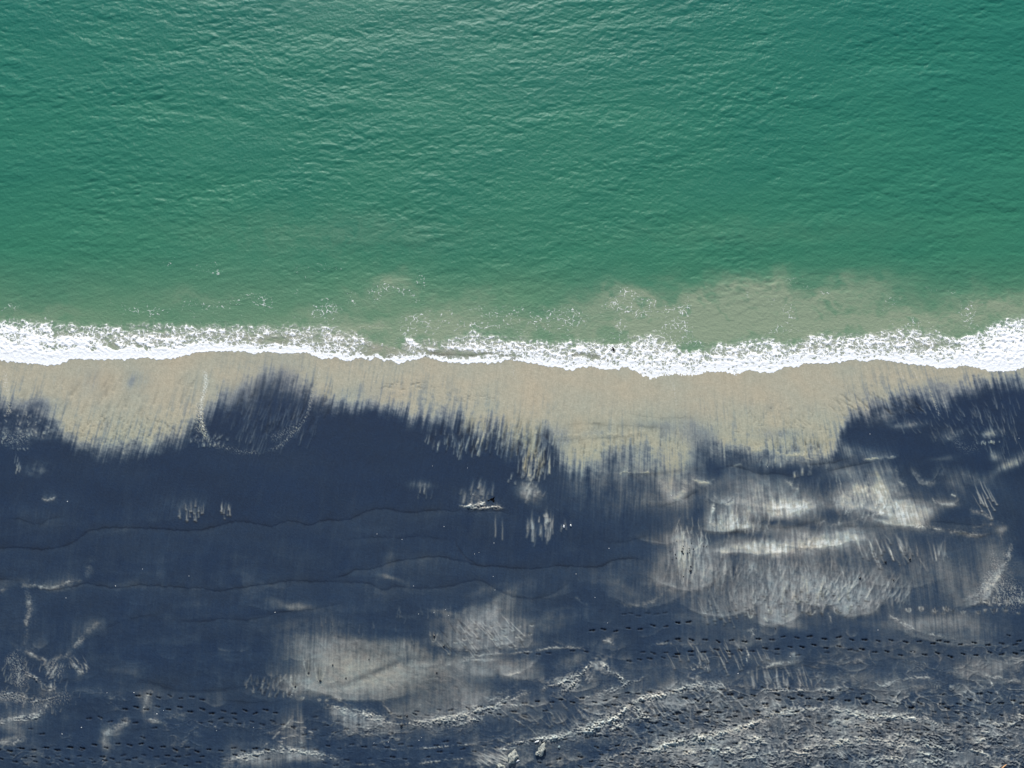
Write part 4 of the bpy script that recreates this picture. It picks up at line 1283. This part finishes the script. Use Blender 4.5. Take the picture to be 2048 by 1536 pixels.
# stirred-up sand
silt = .20 * sstep(240, 70, SB) + .18 * sstep(110, 20, SB)
pl_ = np.zeros_like(WU)
for a in [(790, 572, 46, 22, .45), (740, 600, 60, 14, .2), (860, 640, 90, 24, .4), (1270, 598, 60, 26, .65), (1350, 645, 90, 40, .8), (1400, 620, 50, 26, .4), (1520, 575, 50, 30, .65),
          (1600, 600, 80, 26, .6), (1480, 640, 80, 40, .7), (1560, 650, 70, 30, .5), (1680, 650, 100, 26, .6), (1850, 640, 120, 28, .70), (2010, 615, 60, 30, .5), (1720, 570, 90, 24, .3), (1420, 585, 70, 26, .35), (1180, 610, 60, 26, .3), (930, 610, 70, 26, .3), (1100, 650, 160, 24, .42), (1950, 605, 60, 26, .35), (60, 628, 120, 18, .25),
          (660, 640, 80, 20, .3), (740, 665, 50, 20, .55), (1280, 660, 70, 26, .6), (400, 600, 100, 20, .15), (900, 660, 60, 14, .4), (1720, 600, 80, 20, .3), (660, 470, 260, 40, .12), (1500, 470, 300, 30, .05)]:
    wblob(pl_, *a, wob=38, nz=(w1, w2))
bil = 1 - np.abs(fbm((WU + 50 * w1) / 40, (WV + 46 * w2) / 30, 4, 131)) * 2.6
pl_ = pl_ * np.clip(.58 + .6 * bil, .25, 1.4)
silt = np.clip(silt * (1 + .5 * w1) + np.clip(pl_ * 1.15, 0, .85), 0, .9)
thin = sstep(1.12, .55, SB / np.maximum(bk + 6, 10)) * np.clip(.75 + .5 * fn, 0, 1)           # shallow swash, the sand shows
kv = [-5200, 0, 250, 500, 640, 720]
wr = [.0150, .0160, .0230, .0340, .0680, .0780]
wg = [.1480, .1530, .1640, .1740, .2020, .2120]
wb = [.1070, .1090, .1080, .1060, .1130, .1160]
wc = np.stack([np.interp(WV, kv, c) for c in (wr, wg, wb)], -1)
big = fbm(X / 7.5, Y / 4.5, 4, 141)[..., None]
wc = wc * (1 + big * np.array([.28, .10, .05]))
# crests painted lighter than troughs: scattered light put into the colour
crest = np.clip(hh / .07, -1.4, 1.8)[..., None] * (1 - farw[..., None])
wc = wc * (1 + crest * np.array([.16, .05, .07]))
sc1 = np.array([.262, .312, .212])
wc = wc * (1 - silt[..., None]) + sc1 * silt[..., None]
sc2 = np.array([.36, .335, .26])
wc = wc * (1 - .88 * thin[..., None]) + sc2 * .88 * thin[..., None]
hol = np.zeros_like(WU)
for a in [(870, 708, 14, 5, .8), (895, 711, 14, 3.5, .7), (850, 713, 8, 3, .8), (930, 709, 26, 2.5, .6), (960, 709, 20, 2.2, .5), (1010, 712, 18, 2.5, .5), (1028, 716, 8, 3, .6), (780, 716, 9, 3, .6), (735, 716, 7, 2.5, .6),
          (1150, 711, 12, 4, .55), (1185, 714, 12, 2.5, .6), (1183, 731, 4, 2.5, .7), (1210, 720, 8, 3, .45), (560, 684, 16, 3, .35), (640, 690, 14, 3, .3)]:
    wblob(hol, *a, wob=8, nz=(w1, w2))
wc = wc * (1 - .72 * np.clip(hol, 0, 1)[..., None] * np.clip(.75 + .8 * fn2, .2, 1)[..., None])
d = d * (1 - .75 * np.clip(hol, 0, 1))

lip = sstep(-3, 3.0, SB)
Zf = np.where(WS < -2, -.12, np.where(WS < 0, -.01, 0.0))
foamh = (.03 + .97 * sstep(2, 34, SB)) * np.clip(d, 0, 1) * (.035 + .03 * fn2 + .02 * perlin(WU / 3.5, WV / 3.0, 151))
curl = .0 * np.exp(-((SB - 5) / 7) ** 2)
Z = Z + Zf + (WS >= 0) * (-.006 + .010 * sstep(0, 20, SB) + foamh + curl * lip)
Z = np.where(WS < 0, np.where(WS < -2, -.0165, -.011), Z)
me = grid_mesh('sea', X2, Y2, Z)
add_attr(me, 'albedo', np.clip(wc, .003, .7), 'C')
add_attr(me, 'foam', d)
add_attr(me, 'fleck', sp)
sea = bpy.data.objects.new('sea', me)
C.objects.link(sea)
sea['kind'] = 'structure'

wat = bpy.data.materials.new('sea_water')
t, n, l = nt(wat)
bs = n['Principled BSDF']
out = n['Material Output']
geo = n.new('ShaderNodeNewGeometry')
pos = geo.outputs['Position']
flat = n.new('ShaderNodeVectorMath')
flat.operation = 'MULTIPLY'
l.new(pos, flat.inputs[0])
flat.inputs[1].default_value = (1, 1, 0)


def warp(scale, amt):
    w = noise_n(n, l, flat.outputs[0], scale, 3, .6)
    s = n.new('ShaderNodeVectorMath')
    s.operation = 'SUBTRACT'
    l.new(w.outputs['Color'], s.inputs[0])
    s.inputs[1].default_value = (.5, .5, .5)
    m = n.new('ShaderNodeVectorMath')
    m.operation = 'SCALE'
    l.new(s.outputs[0], m.inputs[0])
    m.inputs['Scale'].default_value = amt
    a = n.new('ShaderNodeVectorMath')
    a.operation = 'ADD'
    l.new(flat.outputs[0], a.inputs[0])
    l.new(m.outputs[0], a.inputs[1])
    return a.outputs[0]


def vor(vec, scale):
    v = n.new('ShaderNodeTexVoronoi')
    v.voronoi_dimensions = '2D'
    v.feature = 'DISTANCE_TO_EDGE'
    v.inputs['Scale'].default_value = scale
    l.new(vec, v.inputs['Vector'])
    return v.outputs['Distance']


wv1 = warp(2.2, .75)
wv2 = warp(5.0, .40)
e1 = vor(wv1, 2.6)
e2 = vor(wv2, 5.6)
nz = noise_n(n, l, wv2, 9.0, 4, .65).outputs['Fac']
fa = n.new('ShaderNodeAttribute')
fa.attribute_name = 'foam'
fk = n.new('ShaderNodeAttribute')
fk.attribute_name = 'fleck'
emin = mathn(n, l, 'MINIMUM', e1, mathn(n, l, 'MULTIPLY_ADD', e2, 1.0, .03))
jit = mathn(n, l, 'MULTIPLY', mathn(n, l, 'SUBTRACT', nz, .5), .30)
th = mathn(n, l, 'MULTIPLY', mathn(n, l, 'POWER', fa.outputs['Fac'], 1.7), .46)
x1 = mathn(n, l, 'ADD', mathn(n, l, 'SUBTRACT', th, emin), jit)
mr = n.new('ShaderNodeMapRange')
mr.interpolation_type = 'SMOOTHSTEP'
mr.inputs['From Min'].default_value = -.035
mr.inputs['From Max'].default_value = .085
l.new(x1, mr.inputs['Value'])
gate = n.new('ShaderNodeMapRange')
gate.inputs['From Min'].default_value = .04
gate.inputs['From Max'].default_value = .22
l.new(fa.outputs['Fac'], gate.inputs['Value'])
main = mathn(n, l, 'MULTIPLY', mr.outputs[0], gate.outputs[0])
# flecks: bits of the lace where a fine noise is high
nf = noise_n(n, l, wv1, 6.5, 4, .7).outputs['Fac']
nf2 = noise_n(n, l, flat.outputs[0], 1.6, 2, .5).outputs['Fac']
lv = mathn(n, l, 'SUBTRACT', .055, mathn(n, l, 'MULTIPLY', e1, 1.0))
sx = mathn(n, l, 'ADD', mathn(n, l, 'MULTIPLY', mathn(n, l, 'SUBTRACT', nf, .60), 1.0), mathn(n, l, 'MULTIPLY', mathn(n, l, 'SUBTRACT', nf2, .5), .35))
sx = mathn(n, l, 'ADD', sx, mathn(n, l, 'MULTIPLY', fk.outputs['Fac'], .17))
sx = mathn(n, l, 'MINIMUM', sx, mathn(n, l, 'MULTIPLY', lv, 2.2))
ms = n.new('ShaderNodeMapRange')
ms.interpolation_type = 'SMOOTHSTEP'
ms.inputs['From Min'].default_value = .0
ms.inputs['From Max'].default_value = .05
l.new(sx, ms.inputs['Value'])
gk = n.new('ShaderNodeMapRange')
gk.inputs['From Min'].default_value = .06
gk.inputs['From Max'].default_value = .3
l.new(fk.outputs['Fac'], gk.inputs['Value'])
flk = mathn(n, l, 'MULTIPLY', mathn(n, l, 'MULTIPLY', ms.outputs[0], gk.outputs[0]), .8)
foam = mathn(n, l, 'MAXIMUM', main, flk)
# milky film of fine bubbles around the lace
film = mathn(n, l, 'MULTIPLY', mathn(n, l, 'MULTIPLY', fa.outputs['Fac'], nz), .42)
tot = mathn(n, l, 'MAXIMUM', foam, film, clamp=True)
ab = n.new('ShaderNodeAttribute')
ab.attribute_name = 'albedo'
mx = n.new('ShaderNodeMix')
mx.data_type = 'RGBA'
l.new(tot, mx.inputs[0])
l.new(ab.outputs['Color'], mx.inputs[6])
mx.inputs[7].default_value = (.955, .95, .93, 1)
l.new(mx.outputs[2], bs.inputs['Base Color'])
l.new(mathn(n, l, 'MULTIPLY_ADD', tot, .4, .30), bs.inputs['Roughness'])
l.new(mathn(n, l, 'MULTIPLY_ADD', tot, -.05, .17), bs.inputs['Specular IOR Level'])
bs.inputs['IOR'].default_value = 1.33
cap = noise_n(n, l, pos, 5.0, 5, .68)
hsum = mathn(n, l, 'ADD', mathn(n, l, 'MULTIPLY', cap.outputs['Fac'], .10), mathn(n, l, 'MULTIPLY', foam, .05))
bp = n.new('ShaderNodeBump')
bp.inputs['Strength'].default_value = .42
bp.inputs['Distance'].default_value = 1.0
l.new(hsum, bp.inputs['Height'])
l.new(bp.outputs[0], bs.inputs['Normal'])
me.materials.append(wat)


# ==================================================================================== THINGS
def simple_mat(name, colr, rough=.7, spec=.3, var=.25, scale=40):
    m = bpy.data.materials.new(name)
    t, n, l = nt(m)
    b = n['Principled BSDF']
    g = n.new('ShaderNodeNewGeometry')
    z = noise_n(n, l, g.outputs['Position'], scale, 4, .6)
    r = n.new('ShaderNodeMapRange')
    r.inputs['From Min'].default_value = .3
    r.inputs['From Max'].default_value = .7
    r.inputs['To Min'].default_value = 1 - var
    r.inputs['To Max'].default_value = 1 + var
    l.new(z.outputs['Fac'], r.inputs['Value'])
    v = n.new('ShaderNodeVectorMath')
    v.operation = 'SCALE'
    v.inputs[0].default_value = colr
    l.new(r.outputs[0], v.inputs['Scale'])
    l.new(v.outputs[0], b.inputs['Base Color'])
    b.inputs['Roughness'].default_value = rough
    b.inputs['Specular IOR Level'].default_value = spec
    return m


M_SHELL = simple_mat('bleached_shell', (.74, .75, .74), .6, .3, .08)
M_PEB = simple_mat('wet_black_stone', (.016, .018, .022), .4, .4, .3)
M_ROCK = simple_mat('salt_crusted_stone', (.33, .34, .30), .9, .1, .45, 18)
M_GREY = simple_mat('grey_green_stone', (.22, .28, .29), .7, .3, .2)
M_WOOD = simple_mat('bare_wood', (.60, .34, .16), .7, .3, .2)
M_BARK = simple_mat('wood_bark', (.28, .15, .08), .8, .2, .3)
M_FEATH = simple_mat('black_feathers', (.003, .003, .0035), .9, .05, .2)
M_BEAK = simple_mat('beak_horn', (.03, .028, .025), .4, .4, .1)

u_px = None


def sand_z(u, v):
    i = min(max(np.searchsorted(sv_, v), 1), len(sv_) - 1)
    j = min(max(np.searchsorted(su, u), 1), len(su) - 1)
    return float(z0[i, j] + H[i, j])


def stone_mesh(name, rx, ry, rz, seed, cuts=3, lump=.25, squash=.0):
    """irregular stone / shell chip: a displaced icosphere with flattened facets"""
    import bmesh
    r = np.random.RandomState(seed)
    bm = bmesh.new()
    bmesh.ops.create_icosphere(bm, subdivisions=cuts, radius=1.0)
    dirs = r.randn(9, 3)
    dirs /= np.linalg.norm(dirs, axis=1)[:, None]
    offs = r.uniform(.62, .95, 9)
    for v in bm.verts:
        p = np.array(v.co)
        k = 1.0
        for dr, of in zip(dirs, offs):
            q = p.dot(dr)
            if q > of:
                k = min(k, of / q)
        p = p * k * (1 + lump * .3 * math.sin(5 * p[0] + seed) * math.cos(4 * p[1] - seed))
        v.co = (p[0] * rx, p[1] * ry, p[2] * rz)
    me = bpy.data.meshes.new(name)
    bm.to_mesh(me)
    bm.free()
    for f in me.polygons:
        f.use_smooth = False
    return me


def put(name, me, mat, u, v, rz=0.0, sink=.3, s=1.0, label='', cat='', group=None, h=.05):
    o = bpy.data.objects.new(name, me)
    if not me.materials:
        me.materials.append(mat)
    C.objects.link(o)
    z = sand_z(u, v)
    x, y = ground(u, v, z)
    o.location = (float(x), float(y), z + h * s * (1 - sink) - .004)
    o.rotation_euler = (0, 0, rz)
    o.scale = (s, s, s)
    o['label'] = label
    o['category'] = cat
    if group:
        o['group'] = group
    return o


# white shell chips strewn over the dark sand
shells = [stone_mesh('shell_chip', .030, .022, .012, 3 + i, 2, .5) for i in range(3)]
UPPER = [(135, 1003), (865, 932), (935, 936), (1343, 991), (1535, 934), (1740, 868), (2038, 877), (946, 988.6)]
MIDDLE = [(285, 1138), (378, 1152), (231, 1172), (132, 1196), (550, 1225), (827, 1172), (986.5, 1153), (958, 1105), (888, 1053), (754, 1068), (804, 1079),
          (988, 1086), (1152, 1148), (1190, 1195), (1218, 1097), (1215, 1246), (990, 1180), (891, 1219), (897, 1231), (837, 1228), (949, 1108), (868, 1225)]
LOWER = [(584, 1389), (163, 1455), (124, 1468), (206, 1522), (314, 1428), (268, 1385), (214, 1386), (433, 1461), (507, 1455), (288, 1415), (327, 1421), (1476, 1347), (1826, 1304),
         (1580, 1313), (1756, 1260), (1588, 1312), (777, 1484), (748, 1486), (843, 1475), (838, 1481)]
SPECIAL = {(827, 1172): 'brightest tiny white shell chip at the middle of the smooth dark sand',
           (584, 1389): 'white shell chip below the U-shaped wake marks at the left of the pale patch',
           (550, 1225): 'white shell chip beside the small pale smear left of centre',
           (135, 1003): 'single white shell chip on the darkest wet sand at the far left',
           (1535, 934): 'white shell chip in the dark hollow just below the right pale apron',
           (1343, 991): 'white shell chip beside the tan streaks right of centre',
           (163, 1455): 'white shell chip on the dark sand between the footprint rows at bottom left',
           (314, 1428): 'white shell chip right beside the second row of footprints at lower left',
           (1826, 1304): 'white shell chip on a footprint row at the right',
           (1476, 1347): 'lone white shell chip left of the short dark ridge shadow at lower right',
           (2038, 877): 'white shell chip at the right edge on dark wet sand',
           (1756, 1260): 'pale V-shaped shell chip on dark sand above the right footprints',
           (946, 988.6): 'white shell chip just left of the dark bird above the pale crust'}
i = 0
for grp, lst, lab in (('shell chips on the upper dark sand', UPPER, 'tiny white shell chip on the smooth dark sand just below the pale apron'),
                      ('shell chips on the middle dark sand', MIDDLE, 'tiny white shell chip lying loose on the smooth dark sand across the middle'),
                      ('shell chips on the lower beach', LOWER, 'tiny white shell chip among the footprints and crusts of the lower beach')):
    for p in lst:
        put('shell', shells[i % 3], M_SHELL, p[0], p[1], random.uniform(0, 6), .1, random.uniform(.65, .95) * (1.25 if p in SPECIAL else 1.0), SPECIAL.get(p, lab), 'shell', grp, .012)
        i += 1
# the pair of larger white shells, each in its run-off mark
for (x, y, s_, lab) in [(1128, 1053, 1.0, 'larger left one of two white shells side by side on dark sand near centre'),
                        (1141.5, 1051, .8, 'smaller right one of two white shells side by side on dark sand near centre')]:
    b = box(x - 8, x + 8, y - 10, y + 8)
    K[b] *= 1
    put('shell', stone_mesh('pointed_shell', .05, .095, .04, 31 + int(s_ * 10), 3, .6), M_SHELL, x, y, .1, .3, s_, lab, 'shell', 'pair of white shells', .05)
# small stones
stn = [stone_mesh('beach_pebble', .06, .05, .035, 50 + i, 2, .6) for i in range(3)]
CL = [(1353.7, 1082.2), (1366.7, 1093), (1365.6, 1097), (1366.7, 1107), (1378, 1097), (1379, 1101), (1375, 1106), (1378.5, 1105), (1386.5, 1098), (1350.6, 1109), (1352.3, 1115.7),
      (1344.5, 1118.5), (1383, 1086.3), (1413, 1093), (1407, 1092.5), (1340, 1103), (1367, 1153)]
for p in CL:
    put('pebble', stn[i % 3], M_PEB, p[0], p[1], random.uniform(0, 6), .2, random.uniform(.55, .85), 'small black pebble of the cluster in the pale streaked patch right of centre', 'pebble',
        'black pebbles clustered in the pale patch', .035)
    i += 1
for p, s_, lab in [((1363.8, 1103), 1.35, 'biggest black pebble in the middle of the cluster in the pale patch'),
                   ((1381, 1141.5), 1.5, 'round black pebble alone below the pebble cluster, lower of a pair'),
                   ((1381.4, 1133), .9, 'faint dark pebble just above the round black one, below the cluster'),
                   ((1771, 1124), 1.2, 'dark pebble at the foot of a white scratch on the grey sand at the right'),
                   ((1820, 1118), 1.2, 'dark round pebble on grey sand, right of the pebble with the white scratch'),
                   ((1720, 1156), 1.2, 'dark pebble on the grey streaked sand below the brightest cloud of pale sand'),
                   ((1787, 1160), 1.0, 'small dark pebble on grey sand between the scratches and the crescent edge'),
                   ((641, 1361.5), 1.3, 'dark pebble at the tip of the right-hand U-shaped wake in the warm pale patch'),
                   ((617.6, 1345.5), .9, 'dark pebble at the tip of the left-hand U-shaped wake in the warm pale patch'),
                   ((665.5, 1330), .9, 'small dark pebble on the warm pale patch, above right of the U-shaped wakes'),
                   ((692, 1356), .9, 'small dark pebble in the middle of the warm pale patch'),
                   ((591, 1373), 1.1, 'dark pebble in the wake mark at the left edge of the warm pale patch'),
                   ((873.5, 1345.5), .9, 'dark pebble on the greenish right part of the pale patch'),
                   ((738, 1319), .7, 'tiny dark pebble near the top of the warm pale patch'),
                   ((868.6, 1272), 1.2, 'dark pebble in the wake mark above the pale patch, right of it a scratched slope'),
                   ((888, 1292), 1.2, 'dark pebble where two scratches meet, right of the upper wake mark'),
                   ((814, 1432), 1.2, 'dark pebble just inside the curved lower rim of the pale patch'),
                   ((803, 1451), 1.4, 'dark stone just outside the curved lower rim of the pale patch'),
                   ((1551, 1256.5), .7, 'tiny dark pebble under the pale tongue at right of centre')]:
    put('pebble', stn[i % 3], M_PEB, p[0], p[1], random.uniform(0, 6), .2, s_, lab, 'pebble', 'scattered dark pebbles', .035)
    i += 1
# pale crusted slabs near the bottom edge
def slab(u, v, rx, ry, rz, ang, seed, label):
    me_ = stone_mesh('slab', rx, ry, rz, seed, 4, .8)
    co = np.empty(len(me_.vertices) * 3)
    me_.vertices.foreach_get('co', co)
    co = co.reshape(-1, 3)
    nn = perlin(co[:, 0] * 9 + seed, co[:, 1] * 9, 3)
    n2 = perlin(co[:, 0] * 22 + seed, co[:, 1] * 22, 4)
    co[:, 2] += (co[:, 2] > 0) * (-.05 * np.abs(nn) - .025 * np.abs(n2))
    co[:, 0] += .05 * nn
    co[:, 1] += .04 * n2
    me_.vertices.foreach_set('co', co.ravel())
    return put('rock', me_, M_ROCK, u, v, math.radians(ang), .45, 1, label, 'rock', None, rz)


slab(1025, 1515, .27, .42, .16, -28, 81, 'pale crusted rock half buried at the bottom edge, larger and lower of two')
slab(1083, 1500, .22, .40, .15, -40, 82, 'pale crusted rock half buried near the bottom edge, smaller and upper of two')
slab(1002, 1534, .30, .16, .10, -20, 83, 'pale rock slab cut by the bottom edge left of the two crusted rocks')
put('pebble', stone_mesh('square_stone', .09, .09, .05, 85, 2, .1), M_GREY, 1118, 1494, .4, .3, 1, 'square grey-green stone on dark sand right of the two pale rocks', 'pebble', None, .05)
put('shell', stone_mesh('long_shell', .12, .05, .03, 86, 3, .3), M_SHELL, 1035, 1522, .5, .2, 1, 'long white shell at the right foot of the larger pale rock', 'shell', None, .03)
put('shell', stone_mesh('broken_shell', .14, .05, .04, 87, 3, .3), M_SHELL, 1074, 1483, .35, .2, 1, 'long white shell fragment just above the upper pale rock', 'shell', None, .04)

# orange stick at the lower right corner
import bmesh


def tube(name, pts, rad, seg=8):
    bm = bmesh.new()
    rings = []
    for k, p in enumerate(pts):
        p = Vector(p)
        a = Vector(pts[min(k + 1, len(pts) - 1)]) - Vector(pts[max(k - 1, 0)])
        q = a.to_track_quat('Z', 'Y')
        rings.append([bm.verts.new(p + q @ Vector((math.cos(2 * math.pi * i / seg) * rad[k], math.sin(2 * math.pi * i / seg) * rad[k], 0))) for i in range(seg)])
    for a, b in zip(rings[:-1], rings[1:]):
        for i in range(seg):
            bm.faces.new((a[i], a[(i + 1) % seg], b[(i + 1) % seg], b[i]))
    bm.faces.new(rings[0][::-1])
    bm.faces.new(rings[-1])
    me = bpy.data.meshes.new(name)
    bm.to_mesh(me)
    bm.free()
    for f in me.polygons:
        f.use_smooth = True
    return me


xa, ya = ground(1997, 1538)
xb, yb = ground(2007.5, 1529.5)
za = sand_z(2002, 1533) + .035
me_ = tube('stick', [(0, 0, 0), ((xb - xa) * .35, (yb - ya) * .32, .012), ((xb - xa) * .7, (yb - ya) * .72, .01), (xb - xa, yb - ya, .02)], [.030, .034, .028, .018])
stick = bpy.data.objects.new('stick', me_)
me_.materials.append(M_WOOD)
C.objects.link(stick)
stick.location = (float(xa), float(ya), za)
stick['label'] = 'short orange-brown stick lying on rough sand at the bottom right corner'
stick['category'] = 'stick'


# birds in flight
def bird(u, v, height, tailpx, headpx, wingA, wingB, size, label):
    """one continuous body with wings and tail, laid out by the photo's outline, scaled for its height; body, beak child"""
    x0, y0 = ground(u, v, height)
    sc_ = (CZ - height) / CZ

    def q(px, z):
        gx, gy = ground(px[0], px[1], height)
        return Vector((float(gx - x0), float(gy - y0), z))
    head, tail = q(headpx, .01), q(tailpx, 0)
    ax = (head - tail)
    L = ax.length
    bm = bmesh.new()

    def loft(path, secs, seg=10):
        rings = []
        for k, p in enumerate(path):
            a = (path[min(k + 1, len(path) - 1)] - path[max(k - 1, 0)]).normalized()
            side = Vector((0, 0, 1)).cross(a).normalized()
            up = a.cross(side)
            w, h = secs[k]
            rings.append([bm.verts.new(p + side * math.cos(2 * math.pi * i / seg) * w + up * math.sin(2 * math.pi * i / seg) * h) for i in range(seg)])
        for a, b in zip(rings[:-1], rings[1:]):
            for i in range(seg):
                bm.faces.new((a[i], a[(i + 1) % seg], b[(i + 1) % seg], b[i]))
        bm.faces.new(rings[0][::-1])
        bm.faces.new(rings[-1])
    pts = [tail + ax * f for f in (0, .12, .3, .42, .55, .7, .82, .9, .96, 1.0)]
    s = size
    loft(pts, [(s * .060, s * .010), (s * .052, s * .012), (s * .030, s * .020), (s * .055, s * .05), (s * .078, s * .072), (s * .074, s * .070), (s * .046, s * .048), (s * .050, s * .050), (s * .036, s * .036), (s * .010, s * .010)])
    root = tail + ax * .64
    for wpts in (wingA, wingB):
        P_ = [root] + [q(p, z) for p, z in wpts]
        n_ = len(P_)
        cs = [s * .13, s * .13, s * .105, s * .03][:n_]
        # chord lies along the body axis, so build each wing as a lofted strip
        rings = []
        axn = ax.normalized()
        for k, p in enumerate(P_):
            c_ = cs[k]
            th = s * (.016 - .003 * k)
            prof = [(-1, 0), (-.5, .6), (.2, 1), (.8, .7), (1, 0), (.6, -.6), (-.2, -.6)]
            rings.append([bm.verts.new(p + axn * (a * c_) + Vector((0, 0, b * th))) for a, b in prof])
        m_ = len(rings[0])
        for a, b in zip(rings[:-1], rings[1:]):
            for i in range(m_):
                bm.faces.new((a[i], a[(i + 1) % m_], b[(i + 1) % m_], b[i]))
        bm.faces.new(rings[0][::-1])
        bm.faces.new(rings[-1])
    bmesh.ops.recalc_face_normals(bm, faces=bm.faces)
    me0 = bpy.data.meshes.new('bird_rough')
    bm.to_mesh(me0)
    bm.free()
    tmp = bpy.data.objects.new('tmp', me0)
    C.objects.link(tmp)
    md = tmp.modifiers.new('r', 'REMESH')
    md.mode = 'VOXEL'
    md.voxel_size = size * .012
    sm = tmp.modifiers.new('s', 'SMOOTH')
    sm.iterations = 2
    dg = bpy.context.evaluated_depsgraph_get()
    me1 = bpy.data.meshes.new_from_object(tmp.evaluated_get(dg))
    bpy.data.objects.remove(tmp)
    me1.name = 'bird'
    me1.materials.clear()
    me1.materials.append(M_FEATH)
    for f in me1.polygons:
        f.use_smooth = True
    o = bpy.data.objects.new('bird', me1)
    C.objects.link(o)
    o.location = (float(x0), float(y0), height)
    o['label'] = label
    o['category'] = 'bird'
    o['group'] = 'black birds flying over the beach'
    bk_ = bpy.data.objects.new('beak', tube('beak', [tuple(head - ax.normalized() * size * .03), tuple(head + ax.normalized() * size * .06)], [size * .018, size * .003], 6))
    bk_.data.materials.append(M_BEAK)
    C.objects.link(bk_)
    bk_.parent = o
    return o


BH = 20.0
kpx = (CZ - BH) / CZ
bird(985, 999, BH, (975, 1002), (988.8, 996.6), [((987.2, 996.2), .03), ((988.4, 994.6), .07), ((989.2, 993.6), .10)],
     [((985.6, 1001), .03), ((987.0, 1003.2), .05), ((988.2, 1006.2), .04)], .62, 'black bird flying over the dark sand above a pale crust, near the centre')
bird(1226, 699, BH, (1221, 700.8), (1229.2, 699.0), [((1226, 697.2), .02), ((1224.8, 695.4), .04), ((1223.6, 693.8), .03)],
     [((1227.4, 701.4), .02), ((1228.2, 703.8), .04), ((1227.4, 706.8), .03)], .38, 'black bird flying over the white surf, wings swept back')
